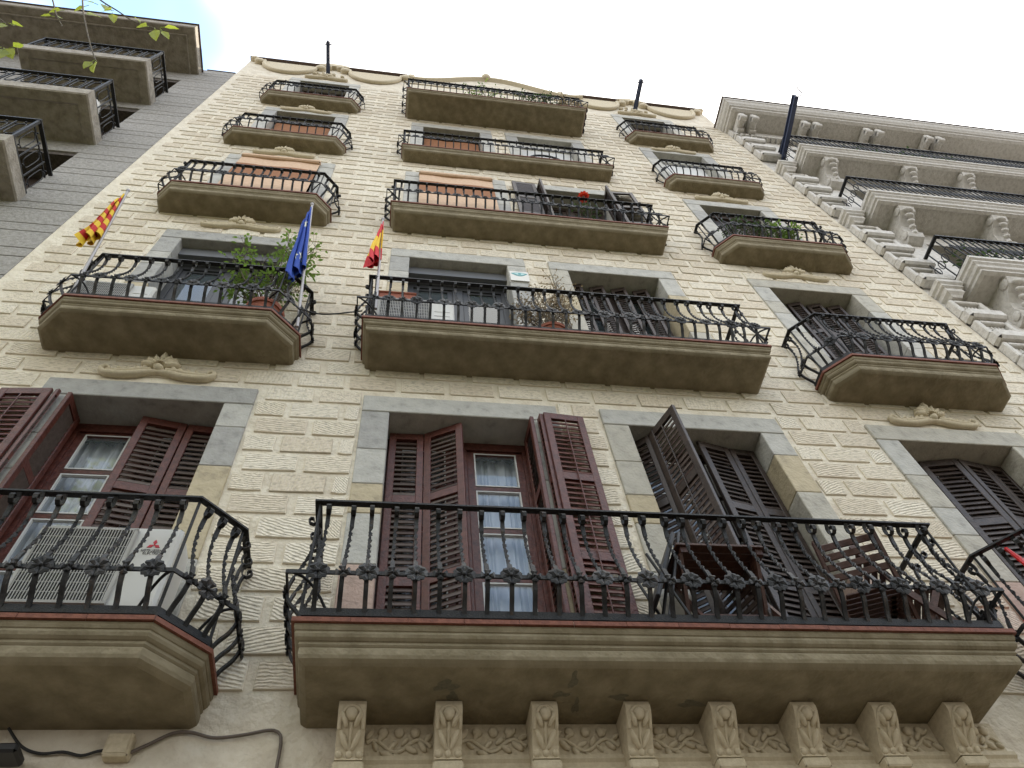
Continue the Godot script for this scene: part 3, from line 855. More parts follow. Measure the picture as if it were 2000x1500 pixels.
func make_balcony(b: Array) -> void:
	var y: float = b[4]; var th: float = b[5]; var f: int = b[6]
	var o := outline(b)
	# moulded slab: rings of the profile, each moved inwards and down
	var k := minf(th / 0.2, 1.1) * (1.0 if b[2] > 0.45 else 0.8)
	var prof := [[0.018, 0.0], [0.018, 0.02], [0.024, 0.034], [0.03, 0.038], [0.026, 0.055], [0.032, 0.072], [0.044, 0.084], [0.052, 0.088], [0.05, 0.104], [0.056, 0.112], [0.06, 0.116], [0.056, 0.125], [0.056, 0.16], [0.062, 0.178], [0.08, 0.192], [0.095, 0.2]]
	var g := G.new()
	var ring: Array = []
	for q in prof: ring.append([off(o, -q[0] * k), y - q[1] / 0.2 * th])
	for i in ring.size() - 1:
		for j in o.size() - 1:
			g.quad(v3(ring[i + 1][0][j], ring[i + 1][1]), v3(ring[i + 1][0][j + 1], ring[i + 1][1]), v3(ring[i][0][j + 1], ring[i][1]), v3(ring[i][0][j], ring[i][1]))
	var lowp: PackedVector2Array = ring[-1][0]; var topp: PackedVector2Array = ring[0][0]
	for j in range(1, o.size() - 1):
		g.tri(v3(lowp[0], ring[-1][1]), v3(lowp[j + 1], ring[-1][1]), v3(lowp[j], ring[-1][1]))
		g.tri(v3(topp[0], y), v3(topp[j], y), v3(topp[j + 1], y))
	var bal := put(house, "balcony", g.mesh(), M.slab)
	# terracotta nosing tiles, one by one on the near tiers
	if f < 2:
		for j in o.size() - 1:
			var a := o[j]; var c := o[j + 1]
			var n := maxi(1, roundi(a.distance_to(c) / 0.3))
			var inn := off(o, -0.2)
			for i in n:
				var t0 := float(i) / n; var t1 := float(i + 1) / n
				var e := (c - a).normalized() * 0.0015
				var p0 := a.lerp(c, t0) + e; var p1 := a.lerp(c, t1) - e
				var q0 := inn[j].lerp(inn[j + 1], t0); var q1 := inn[j].lerp(inn[j + 1], t1)
				var tg := G.new()
				var yy := y + rng.randf_range(0.0, 0.003)
				var hgt := 0.028
				tg.quad(v3(p0, yy), v3(p1, yy), v3(p1, yy + hgt), v3(p0, yy + hgt))
				tg.quad(v3(p0, yy + hgt), v3(p1, yy + hgt), v3(q1, yy + hgt), v3(q0, yy + hgt))
				tg.quad(v3(q0, yy), v3(q1, yy), v3(p1, yy), v3(p0, yy))
				tg.quad(v3(q0, yy), v3(p0, yy), v3(p0, yy + hgt), v3(q0, yy + hgt))
				tg.quad(v3(p1, yy), v3(q1, yy), v3(q1, yy + hgt), v3(p1, yy + hgt))
				put(bal, "nosing_tile", tg.mesh(), M.tile)
	else:
		put(bal, "tile_nosing", rail_bar(off(o, -0.05), y + 0.014, 0.1, 0.028), M.tile)
	if f == 0 and b[7] == "C":
		var soff: float = y - th - 0.0015
		for q in [[0.31, 0.37, 0.1, 0.07], [0.35, 0.28, 0.05, 0.06], [0.93, 0.298, 0.075, 0.035], [1.261, 0.277, 0.08, 0.045], [1.685, 0.22, 0.12, 0.05], [0.98, 0.42, 0.035, 0.12], [1.03, 0.2, 0.03, 0.11]]:
			var pg := PackedVector2Array()
			for i in 16:
				var an := TAU * i / 16.0
				pg.append(Vector2(cos(an) * q[2], sin(an) * q[3]) * 0.6 * (1.0 + 0.3 * sin(an * 3.0 + q[0] * 9.0) + 0.18 * sin(an * 5.0 + q[1] * 20.0)))
			var dg := G.new()
			dg.prism(pg, 0.0, 0.001, Transform3D(Basis(Vector3(1, 0, 0), Vector3(0, 0, 1), Vector3(0, -1, 0)), Vector3(q[0], soff, q[1])))
			put(bal, "damp_patch", dg.mesh(), M.damp)
	# railing
	var base := off(o, -0.035)
	var yb := y + 0.085
	put(bal, "bottom_rail", rail_bar(base, yb, 0.016, 0.05), M.iron)
	put(bal, "handrail", rail_bar(off(base, 0.012), yb + 0.845, 0.042, 0.014), M.iron)
	put(bal, "middle_rail", rail_bar(off(base, 0.098), yb + 0.19, 0.01, 0.026), M.iron)
	var singles: bool = f == 0 or (f == 1 and b[7] != "R")
	var far := f >= 3
	var joined := G.new()
	var big := 0
	for j in base.size() - 1:
		var a := base[j]; var c := base[j + 1]
		var d := (c - a).normalized()
		var nrm := Vector2(-d.y, d.x)
		var len := a.distance_to(c)
		var n := maxi(1, roundi(len / 0.131))
		for i in n:
			var p := a + d * (len * (i + 0.5) / n)
			if p.y < 0.03: continue
			var bs := Basis(Vector3(d.x, 0, d.y), Vector3.UP, Vector3(nrm.x, 0, nrm.y))
			var lean := Basis(Vector3(nrm.x, 0, nrm.y), rng.randfn(0, 0.012)) * Basis(Vector3(d.x, 0, d.y), rng.randfn(0, 0.008))
			var xf := Transform3D(lean * bs, v3(p + d * rng.randfn(0, 0.003), yb))
			var rx := Transform3D(bs * Basis(Vector3.BACK, rng.randfn(0, 0.12)) * Basis(Vector3.RIGHT, rng.randfn(0, 0.08)), v3(p + nrm * 0.103, yb + 0.19))
			big += 1
			var ros := rosette_mesh(6, 0.064) if big % 2 == 0 else rosette_mesh(4, 0.042)
			if singles:
				put(bal, "baluster", baluster_mesh(), M.irons[[0, 0, 1, 2][rng.randi_range(0, 3)]], xf)
				put(bal, "rosette", ros, M.irons[rng.randi_range(0, 2)], rx)
			else:
				append_mesh(joined, plain_baluster_mesh() if far else baluster_mesh(), xf)
				append_mesh(joined, ros, rx)
	if joined.v.size(): put(bal, "balusters", joined.mesh(), M.iron, Transform3D(), "stuff")
	# stays from the front corners back to the slab
	for j in range(1, base.size() - 1):
		var st := G.new()
		var p := base[j]
		st.tube(PackedVector3Array([v3(p, y + 0.02), v3(p, yb + 0.84)]), PackedFloat32Array([0.009]), 6)
		put(bal, "corner_post", st.mesh(), M.iron)
		var inw := Vector2(0.16 if j < base.size() / 2 else -0.16, -0.1)
		var path := PackedVector3Array()
		for s in 8:
			var q := s / 7.0
			path.append(v3(off(base, 0.098)[j].lerp(p + inw, q), yb + 0.19 - 0.19 * q * q + 0.05 * sin(q * PI)))
		st = G.new()
		st.tube(path, PackedFloat32Array([0.009]), 6)
		put(bal, "corner_stay", st.mesh(), M.iron)

# ---- stucco ornaments, frieze and parapet
func ornament_mesh() -> ArrayMesh:
	var g := G.new()
	for s in [-1.0, 1.0]:
		var rib := PackedVector3Array(); var rad := PackedFloat32Array()
		for q in [[0.0, 0.085, 0.02], [0.08, 0.075, 0.024], [0.16, 0.045, 0.026], [0.25, 0.025, 0.026], [0.34, 0.02, 0.026], [0.42, 0.03, 0.026], [0.465, 0.065, 0.024], [0.47, 0.11, 0.02], [0.44, 0.135, 0.016], [0.41, 0.12, 0.014], [0.405, 0.095, 0.012]]:
			rib.append(Vector3(s * q[0], q[1], 0.02)); rad.append(q[2])
		g.tube(rib, rad, 8)
		var r2 := PackedVector3Array()
		for q in [[0.06, 0.1], [0.15, 0.085], [0.25, 0.06], [0.36, 0.055], [0.42, 0.07]]: r2.append(Vector3(s * q[0], q[1], 0.03))
		g.tube(r2, PackedFloat32Array([0.016, 0.02, 0.018, 0.014, 0.008]), 6)
		for q in [[0.12, 0.13, 0.035, 0.5], [0.18, 0.115, 0.03, 0.3], [0.25, 0.1, 0.026, -0.2], [0.32, 0.095, 0.026, 0.4]]:
			g.ball(Vector3(s * q[0], q[1], 0.02), Vector3(q[2], q[2] * 0.6, 0.025), 8, Basis(Vector3.BACK, -s * q[3]))
	for k in 7:
		var a := (k - 3) * 0.42
		var r := 0.13 if k == 3 else 0.105
		g.ball(Vector3(sin(a) * r, 0.13 + cos(a) * r * 1.05, 0.03), Vector3(0.03, 0.1 if k == 3 else 0.075, 0.035), 8, Basis(Vector3.BACK, -a))
		g.tube(PackedVector3Array([Vector3(sin(a) * 0.05, 0.13 + cos(a) * 0.05, 0.05), Vector3(sin(a) * r * 1.5, 0.13 + cos(a) * r * 1.6, 0.05)]), PackedFloat32Array([0.012, 0.008]), 5)
	g.ball(Vector3(0, 0.115, 0.03), Vector3(0.045, 0.035, 0.035), 10)
	for i in g.v.size(): g.v[i].z *= 1.7
	return g.mesh()

func make_ornaments() -> void:
	var m := ornament_mesh()
	for c in ["L", "R"]:
		for f in 5:
			var o := opening(f, c)
			var cx: float = (o.x0 + o.x1) * 0.5
			var y: float = o.y1 + 0.27
			for b in balconies:
				if b[6] == f + 1 and b[7] == c: y = b[4] - b[5] - 0.375
			if f == 4: y = 20.28
			put(house, "stucco_ornament", m, M.stucco, at(Vector3(cx - 0.03, y, 0.0)))
			if f == 4:
				var g := G.new()
				for k in 9:
					var a := k * 0.7
					g.ball(Vector3(cx - 0.05 + cos(a) * (0.12 + 0.04 * k), 20.85 + sin(a) * 0.12, 0.02), Vector3(0.06, 0.035, 0.035), 8, Basis(Vector3.BACK, a))
				put(house, "stucco_spray", g.mesh(), M.stucco)
	# steel hoist beams standing out from the top of the side bays
	for x in [-2.22, 5.24]:
		var g := G.new()
		g.box(Vector3(x, 20.74, 0.36), Vector3(0.012, 0.12, 0.8))
		g.box(Vector3(x, 20.80, 0.36), Vector3(0.075, 0.012, 0.8))
		g.box(Vector3(x, 20.68, 0.36), Vector3(0.075, 0.012, 0.8))
		var h := put(house, "hoist_beam", g.mesh(), M.beam)
		var e := G.new()
		e.tube(PackedVector3Array([Vector3(x - 0.09, 20.74, 0.7), Vector3(x + 0.09, 20.74, 0.7)]), PackedFloat32Array([0.016]), 8)
		e.box(Vector3(x, 20.74, 0.77), Vector3(0.06, 0.14, 0.02))
		put(h, "hook_pin", e.mesh(), M.beam)

func make_frieze() -> void:
	# band of foliage with eight carved consoles under the long first floor balcony
	var g := G.new()
	g.span(Vector3(-0.2, 3.9, 0.0), Vector3(3.62, 4.082, 0.035))
	put(house, "frieze_band", g.mesh(), M.stucco)
	g = G.new()
	var prof := [[0.035, 3.9], [0.06, 3.89], [0.065, 3.865], [0.05, 3.85], [0.045, 3.82], [0.075, 3.81], [0.085, 3.78], [0.06, 3.75], [0.03, 3.74], [0.03, 3.62]]
	for i in prof.size() - 1:
		var a: Array = prof[i]; var b: Array = prof[i + 1]
		g.quad(Vector3(-0.22, b[1], b[0]), Vector3(3.64, b[1], b[0]), Vector3(3.64, a[1], a[0]), Vector3(-0.22, a[1], a[0]))
		for e in [[-0.22, 1.0], [3.64, -1.0]]:
			g.quad(Vector3(e[0], b[1], 0.0), Vector3(e[0], b[1], b[0]), Vector3(e[0], a[1], a[0]), Vector3(e[0], a[1], 0.0))
	put(house, "frieze_moulding", g.mesh(), M.stucco)
	var cons := console_mesh()
	var xs := [-0.163, 0.335, 0.845, 1.36, 1.845, 2.33, 2.81, 3.28]
	for x in xs: put(house, "console", cons[0], M.stucco, at(Vector3(x, 4.08, 0.03)))
	for n in house.get_children():
		if str(n.name).begins_with("console"): put(n, "carved_tulip", cons[1], M.stucco, n.global_transform)
	var fr := RandomNumberGenerator.new()
	fr.seed = 5
	for i in 8:
		var x0: float = xs[i] + 0.08; var x1: float = xs[i + 1] - 0.08 if i < 7 else 3.6
		var w := x1 - x0
		var l := G.new()
		var stem := PackedVector3Array()
		for k in 12:
			var q := k / 11.0
			stem.append(Vector3(x0 + w * q, 3.955 + 0.035 * sin(q * 9.0 + 0.6), 0.04))
		l.tube(stem, PackedFloat32Array([0.012]), 6)
		for k in int(w / 0.03):
			var q := (k + 0.5) / int(w / 0.03)
			var up := 1.0 if k % 2 == 0 else -1.0
			var c := Vector3(x0 + w * q, 3.955 + 0.035 * sin(q * 9.0 + 0.6) + up * 0.035, 0.042)
			var s := fr.randf_range(0.8, 1.3)
			l.ball(c, Vector3(0.034 * s, 0.015 * s, 0.02), 8, Basis(Vector3.BACK, up * fr.randf_range(0.3, 1.2)))
		for k in 3:
			l.ball(Vector3(x0 + w * (0.25 + 0.25 * k), 4.03, 0.042), Vector3(0.03, 0.032, 0.022), 8)
		put(house, "carved_foliage", l.mesh(), M.stucco)

func console_mesh() -> Array:
	# local: top at y = 0, back at z = 0
	var prof := PackedVector2Array()   # (z, y)
	for q in [[0.0, 0.0], [0.215, 0.0], [0.225, -0.03], [0.222, -0.06], [0.2, -0.1], [0.16, -0.15], [0.125, -0.2], [0.11, -0.245], [0.115, -0.262], [0.0, -0.262]]: prof.append(Vector2(q[0], q[1]))
	var g := G.new()
	g.prism(prof, -0.07, 0.07, Transform3D(Basis(Vector3(0, 0, 1), Vector3(0, 1, 0), Vector3(-1, 0, 0)), Vector3.ZERO))
	g.bevel(Vector3(0, -0.295, 0.06), Vector3(0.155, 0.055, 0.12), 0.008)
	var c := G.new()
	var face := func(u: float, s: float) -> Vector3:   # u across, s down the face 0..1
		var y := -0.03 - 0.22 * s
		var z := 0.0
		for i in prof.size() - 1:
			if prof[i].y >= y and prof[i + 1].y < y and prof[i].x > 0.05: z = lerpf(prof[i].x, prof[i + 1].x, (prof[i].y - y) / (prof[i].y - prof[i + 1].y))
		return Vector3(u, y, z)
	var tilt := Basis(Vector3.RIGHT, 0.55)
	c.ball(face.call(0.0, 0.2), Vector3(0.034, 0.036, 0.034), 10, tilt)
	c.ball(face.call(-0.012, 0.16), Vector3(0.012, 0.022, 0.028), 8, tilt)
	c.ball(face.call(0.012, 0.16), Vector3(0.012, 0.022, 0.028), 8, tilt)
	for s in [-1.0, 1.0]:
		c.ball(face.call(s * 0.034, 0.3), Vector3(0.015, 0.046, 0.034), 8, tilt * Basis(Vector3.BACK, s * -0.35))
		c.ball(face.call(s * 0.03, 0.66), Vector3(0.017, 0.062, 0.032), 8, tilt * Basis(Vector3.BACK, s * -0.42))
		c.ball(face.call(s * 0.05, 0.93), Vector3(0.02, 0.022, 0.018), 8, tilt)
		var arch := PackedVector3Array()
		for k in 8: arch.append(face.call(s * 0.058 * sin(k / 7.0 * PI * 0.5 + 0.02), 0.02 + 0.45 * (1.0 - cos(k / 7.0 * PI * 0.5))))
		c.tube(arch, PackedFloat32Array([0.011]), 6)
	c.tube(PackedVector3Array([face.call(0, 0.35), face.call(0, 0.6), face.call(0, 0.92)]), PackedFloat32Array([0.012, 0.009, 0.012]), 6)
	c.ball(face.call(0, 0.93), Vector3(0.02, 0.022, 0.018), 8, tilt)
	return [g.mesh(), c.mesh()]

func make_parapet() -> void:
	var g := G.new()
	g.span(Vector3(HX0 - 0.02, 21.6, -0.3), Vector3(-0.4, 21.66, 0.09))
	put(house, "roof_coping", g.mesh(), M.coping)
	g = G.new()
	g.span(Vector3(3.95, 21.6, -0.3), Vector3(HX1 + 0.02, 21.66, 0.09))
	put(house, "roof_coping", g.mesh(), M.coping)
	for x in [-3.16, -1.16, 4.3, 6.3]:
		var p := PackedVector2Array()
		for k in 21:
			var a := PI + PI * k / 20.0
			p.append(Vector2(x + cos(a) * 0.62, 21.45 + sin(a) * 0.95))
		g = G.new()
		g.prism(p, 0.0, 0.05)
		var path := PackedVector3Array()
		for q in p: path.append(Vector3(q.x, q.y, 0.04))
		g.tube(path, PackedFloat32Array([0.05]), 8)
		put(house, "parapet_lobe", g.mesh(), M.stucco)
		for s in [-1.0, 1.0]:
			var r := G.new()
			for q in [[0.72, 21.3, 0.11], [0.86, 21.5, 0.09]]:
				r.lathe([Vector2(0, 0), Vector2(q[2], 0), Vector2(q[2], 0.11), Vector2(q[2] * 0.7, 0.14), Vector2(0, 0.14)], 12, Transform3D(Basis(Vector3.RIGHT, PI * 0.5), Vector3(x + s * q[0], q[1], -0.02)))
			put(house, "parapet_volute", r.mesh(), M.stucco)
	for x in [-2.16, 5.3]:
		var p := PackedVector2Array()
		for k in 13: p.append(Vector2(x + cos(PI * k / 12.0) * 0.36, 21.55 + sin(PI * k / 12.0) * 0.26))
		g = G.new()
		g.prism(p, -0.2, 0.1)
		put(house, "parapet_crest", g.mesh(), M.stucco)
	# curved gable over the middle bays
	var top := PackedVector2Array()
	for k in 41:
		var q := k / 40.0
		var x := lerpf(-0.45, 4.0, q)
		var e := absf(q - 0.5) * 2.0
		var yy := 21.25 + 1.05 * (0.5 + 0.5 * cos(PI * minf(1.0, e * 1.12))) + 0.12 * smoothstep(0.85, 1.0, e)
		top.append(Vector2(x, yy))
	var poly := top.duplicate()
	poly.append(Vector2(4.0, 21.0)); poly.append(Vector2(-0.45, 21.0))
	g = G.new()
	g.prism(poly, -0.3, 0.03)
	put(house, "gable", g.mesh(), M.plaster)
	g = G.new()
	for i in top.size() - 1:
		var a := top[i]; var b := top[i + 1]
		g.quad(Vector3(a.x, a.y - 0.02, 0.12), Vector3(b.x, b.y - 0.02, 0.12), Vector3(b.x, b.y + 0.08, 0.12), Vector3(a.x, a.y + 0.08, 0.12))
		g.quad(Vector3(a.x, a.y - 0.09, 0.03), Vector3(b.x, b.y - 0.09, 0.03), Vector3(b.x, b.y - 0.02, 0.12), Vector3(a.x, a.y - 0.02, 0.12))
		g.quad(Vector3(a.x, a.y + 0.08, 0.12), Vector3(b.x, b.y + 0.08, 0.12), Vector3(b.x, b.y + 0.08, -0.3), Vector3(a.x, a.y + 0.08, -0.3))
	put(house, "gable_moulding", g.mesh(), M.stucco)
	g = G.new()
	g.ball(Vector3(1.6, 22.36, 0.1), Vector3(0.13, 0.16, 0.1), 10)
	put(house, "gable_keystone", g.mesh(), M.stucco)

# ------------------------------------------------------------------ the grey banded house on the left
func moulded(o: PackedVector2Array, y: float, prof: Array) -> G:   # prof: inset, y offset; rings from top to bottom, closed below and above
	var g := G.new()
	var ring: Array = []
	for q in prof: ring.append([off(o, -q[0]), y + q[1]])
	for i in ring.size() - 1:
		for j in o.size() - 1:
			g.quad(v3(ring[i + 1][0][j], ring[i + 1][1]), v3(ring[i + 1][0][j + 1], ring[i + 1][1]), v3(ring[i][0][j + 1], ring[i][1]), v3(ring[i][0][j], ring[i][1]))
	var a: Array = ring[0]; var b: Array = ring[-1]
	for j in range(1, o.size() - 1):
		g.tri(v3(b[0][0], b[1]), v3(b[0][j + 1], b[1]), v3(b[0][j], b[1]))
		g.tri(v3(a[0][0], a[1]), v3(a[0][j], a[1]), v3(a[0][j + 1], a[1]))
	return g

func square(x0: float, x1: float, d: float, back := -0.03) -> PackedVector2Array:
	return PackedVector2Array([Vector2(x0, back), Vector2(x0, d), Vector2(x1, d), Vector2(x1, back)])

func make_left_house() -> void:
	var t := thing("grey_house", Vector3(-9, 0, 0), "grey house of long horizontal stone bands with deep square balconies, at the left edge", "building")
	var x1 := HX0 - 0.004; var x0 := -14.0; var top := 19.9
	var g := G.new()
	var holes: Array = []
	for h in [[11.47, 13.23], [14.06, 15.96], [16.73, 18.53]]: holes.append([-6.9, -4.965, h[0], h[1]])
	grid_wall(g, x0, x1, 0.0, top, holes, -0.022, -0.5)
	put(t, "wall", g.mesh(), M.grey_dark)
	g = G.new()
	g.span(Vector3(x0, 0, -10), Vector3(x1, top, -9.7))
	g.span(Vector3(x0, 0, -9.7), Vector3(x0 + 0.3, top, -0.5))
	g.span(Vector3(x1 - 0.3, 0, -9.7), Vector3(x1, top, -0.5))
	g.span(Vector3(x0 + 0.3, top - 0.3, -9.7), Vector3(x1 - 0.3, top - 0.1, -0.5))
	g.span(Vector3(x0 + 0.3, 0, -3.0), Vector3(x1 - 0.3, top - 0.3, -2.9))
	put(t, "side_and_rear_walls", g.mesh(), M.grey_dark)
	var y := 9.625 - 13 * 0.695
	var k := 0
	while y < top - 0.05:
		var h := 0.228 if k % 2 == 0 else 0.467
		var y2 := minf(y + h, top)
		var segs: Array = [[x0, x1]]
		for o in holes:
			if y + 0.02 < o[3] and y2 - 0.02 > o[2]: segs = [[x0, o[0]], [o[1], x1]]
		for s in segs:
			var c := G.new()
			c.bevel(Vector3((s[0] + s[1]) * 0.5, (y + y2) * 0.5, -0.02), Vector3(s[1] - s[0], y2 - y - 0.017, 0.05), 0.005)
			put(t, "stone_course", c.mesh(), M.grey_stone)
		y = y2
		k += 1
	for h in holes:
		g = G.new()
		g.span(Vector3(h[0] + 0.05, h[2], -0.47), Vector3(h[1] - 0.05, h[3], -0.42))
		put(t, "recessed_door", g.mesh(), M.dark_wood)
	# deep slabs with square iron railings
	for s in [[11.18, 0.25], [13.76, 0.27], [16.43, 0.29]]:
		var yt: float = s[0] + s[1]
		var o := square(-7.0, -4.88, 0.755, -0.0225)
		var sl := put(t, "balcony", moulded(o, yt, [[0.0, 0.0], [0.0, -s[1] + 0.02], [0.02, -s[1]], [0.16, -s[1]], [0.18, -s[1] + 0.025]]).mesh(), M.concrete)
		var base := off(o, -0.03)
		put(sl, "handrail", rail_bar(base, yt + 0.80, 0.05, 0.03), M.iron)
		put(sl, "upper_rail", rail_bar(off(base, -0.03), yt + 0.70, 0.012, 0.025), M.iron)
		put(sl, "bottom_rail", rail_bar(base, yt + 0.06, 0.02, 0.03), M.iron)
		var r := G.new()
		for j in 3:
			var a := base[j]; var b := base[j + 1]
			var d := (b - a).normalized()
			var n := roundi(a.distance_to(b) / 0.24)
			for i in n:
				var p := a + d * (a.distance_to(b) * (i + 0.5) / n)
				var u := Vector3(d.x, 0, d.y)
				var c := v3(p, yt + 0.38)
				r.box(v3(p - d * 0.12, yt + 0.38), Vector3(0.016, 0.64, 0.016))
				var loop := PackedVector3Array()
				for q in 13:
					var an := TAU * q / 12.0
					loop.append(c + u * (0.065 * signf(cos(an)) * pow(absf(cos(an)), 0.5)) + Vector3.UP * (0.22 * signf(sin(an)) * pow(absf(sin(an)), 0.5)))
				r.tube(loop, PackedFloat32Array([0.008]), 4)
				for e in [-0.3, -0.24, 0.24, 0.3]: r.box(c + Vector3.UP * e, Vector3(0.02, 0.02, 0.02))
		put(sl, "railing_bars", r.mesh(), M.iron, Transform3D(), "stuff")
		for p in [base[1], base[2]]:
			var ps := G.new()
			ps.box(v3(p, yt + 0.41), Vector3(0.035, 0.8, 0.035))
			put(sl, "corner_post", ps.mesh(), M.iron)
	# pots and a rolled mat kept on the balconies
	var mat := thing("rolled_mat", Vector3(-5.6, 14.03, 0.3), "pale rolled mat standing behind the railing of the middle balcony on the grey house", "mat")
	g = G.new()
	g.lathe([Vector2(0, 0), Vector2(0.14, 0.0), Vector2(0.14, 0.55), Vector2(0.05, 0.56), Vector2(0, 0.55)], 14, Transform3D(Basis(Vector3.BACK, 0.25), Vector3(-5.05, 14.06, 0.38)))
	put(mat, "roll", g.mesh(), M.white_paint)
	# roof cornice
	var o := square(-13.9, -4.78, 0.94, -0.0225)
	put(t, "cornice", moulded(o, 19.62, [[0.0, 0.0], [0.0, -0.24], [0.02, -0.26], [0.16, -0.26], [0.17, -0.3], [0.19, -0.3], [0.2, -0.27]]).mesh(), M.concrete)
	g = G.new()
	g.span(Vector3(-13.95, 19.624, -0.5), Vector3(-4.75, 19.65, 0.97))
	put(t, "cornice_flashing", g.mesh(), M.coping)
	g = G.new()
	g.span(Vector3(-4.74, top, -0.5), Vector3(x1, top + 0.03, 0.02))
	put(t, "roof_edge", g.mesh(), M.coping)

# ------------------------------------------------------------------ the carved stone house on the right
func make_right_house() -> void:
	var t := thing("carved_stone_house", Vector3(11, 0, 0), "pale carved stone house with bracketed balconies and a deep cornice, at the right edge", "building")
	var x0 := HX1 + 0.004; var x1 := 18.0
	var g := G.new()
	var holes: Array = []
	for s in [10.55, 13.42, 16.32]:
		for x in [9.1, 12.1]: holes.append([x - 0.6, x + 0.6, s + 0.3, s + 2.35])
	grid_wall(g, x0, x1, 0.0, 19.5, holes, -0.01, -0.45)
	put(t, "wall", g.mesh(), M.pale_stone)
	g = G.new()
	g.span(Vector3(x0, 0, -10), Vector3(x1, 19.5, -9.7)); g.span(Vector3(x0, 0, -9.7), Vector3(x0 + 0.3, 19.5, -0.45)); g.span(Vector3(x1 - 0.3, 0, -9.7), Vector3(x1, 19.5, -0.45))
	g.span(Vector3(x0 + 0.3, 19.2, -9.7), Vector3(x1 - 0.3, 19.45, -0.45)); g.span(Vector3(x0 + 0.3, 0, -3.1), Vector3(x1 - 0.3, 19.2, -3.0))
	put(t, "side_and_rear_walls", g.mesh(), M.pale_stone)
	for h in holes:
		g = G.new()
		g.span(Vector3(h[0], h[2], -0.34), Vector3(h[1], h[3], -0.3))
		put(t, "balcony_door", g.mesh(), M.dark_wood)
	var block := G.new()   # framed panel with flutes, centred on the pilaster
	var W := 0.5; var H := 0.34
	for q in [[-W * 0.5 + 0.035, 0.0, 0.07, H], [W * 0.5 - 0.035, 0.0, 0.07, H], [0.0, H * 0.5 - 0.03, W - 0.14, 0.06], [0.0, -H * 0.5 + 0.03, W - 0.14, 0.06]]:
		block.bevel(Vector3(q[0], q[1], 0.05), Vector3(q[2], q[3], 0.12), 0.012)
	block.box(Vector3(0, 0, 0.02), Vector3(W - 0.14, H - 0.12, 0.04))
	for k in 6: block.bevel(Vector3(-0.13 + 0.052 * k, 0, 0.05), Vector3(0.026, H - 0.15, 0.03), 0.008)
	var bm := block.mesh()
	var band := G.new()
	band.bevel(Vector3(0, 0, 0.085), Vector3(0.56, 0.2, 0.19), 0.035)
	var bandm := band.mesh()
	var rose := rosette_big()
	for s in [10.5, 13.37, 16.26, 19.1]:
		for k in 4:
			var y: float = s - 0.33 - 0.58 * k
			if k == 3 and s > 19.0: continue
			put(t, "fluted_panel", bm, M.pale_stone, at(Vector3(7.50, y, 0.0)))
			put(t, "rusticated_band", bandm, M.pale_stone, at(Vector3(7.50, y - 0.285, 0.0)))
		if s > 19.0: continue
		# string course round the pilaster, then the balcony slab
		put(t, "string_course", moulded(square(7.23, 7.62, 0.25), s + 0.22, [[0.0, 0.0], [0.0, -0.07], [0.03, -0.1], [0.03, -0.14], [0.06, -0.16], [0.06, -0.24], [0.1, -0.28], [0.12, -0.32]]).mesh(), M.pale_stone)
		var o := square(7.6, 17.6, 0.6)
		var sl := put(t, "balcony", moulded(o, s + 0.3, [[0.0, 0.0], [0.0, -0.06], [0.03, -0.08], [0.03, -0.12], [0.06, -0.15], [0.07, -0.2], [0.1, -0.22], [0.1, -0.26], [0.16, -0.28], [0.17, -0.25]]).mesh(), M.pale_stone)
		var base := off(o, -0.06)
		put(sl, "handrail", rail_bar(base, s + 1.15, 0.05, 0.03), M.iron)
		put(sl, "bottom_rail", rail_bar(base, s + 0.36, 0.03, 0.03), M.iron)
		var r := G.new()
		for j in 3:
			var a := base[j]; var b := base[j + 1]
			var d := (b - a).normalized()
			var n := roundi(a.distance_to(b) / 0.11)
			for i in n:
				var p := a + d * (a.distance_to(b) * (i + 0.5) / n)
				if p.x > 13.5: continue
				r.tube(PackedVector3Array([v3(p, s + 0.36), v3(p, s + 1.15)]), PackedFloat32Array([0.011]), 5)
				var loop := PackedVector3Array()
				for q in 9: loop.append(v3(p, s + 0.76) + Vector3(d.x, 0, d.y) * (0.045 * cos(TAU * q / 8.0)) + Vector3.UP * (0.1 * sin(TAU * q / 8.0)))
				r.tube(loop, PackedFloat32Array([0.008]), 4)
		put(sl, "railing_bars", r.mesh(), M.iron, Transform3D(), "stuff")
		for x in [8.2, 9.95, 11.25, 13.0]:
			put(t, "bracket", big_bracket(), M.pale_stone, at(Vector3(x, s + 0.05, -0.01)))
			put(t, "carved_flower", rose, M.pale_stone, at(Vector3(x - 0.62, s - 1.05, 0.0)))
	# cornice with dentils and paired consoles
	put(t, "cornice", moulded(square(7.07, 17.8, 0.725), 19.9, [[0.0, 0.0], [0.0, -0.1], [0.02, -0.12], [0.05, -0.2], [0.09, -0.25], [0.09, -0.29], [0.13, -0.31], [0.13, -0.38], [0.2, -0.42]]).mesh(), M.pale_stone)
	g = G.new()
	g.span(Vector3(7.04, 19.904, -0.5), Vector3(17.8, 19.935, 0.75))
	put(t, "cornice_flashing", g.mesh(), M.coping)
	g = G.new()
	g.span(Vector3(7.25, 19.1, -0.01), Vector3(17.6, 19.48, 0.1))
	put(t, "frieze_band", g.mesh(), M.pale_stone)
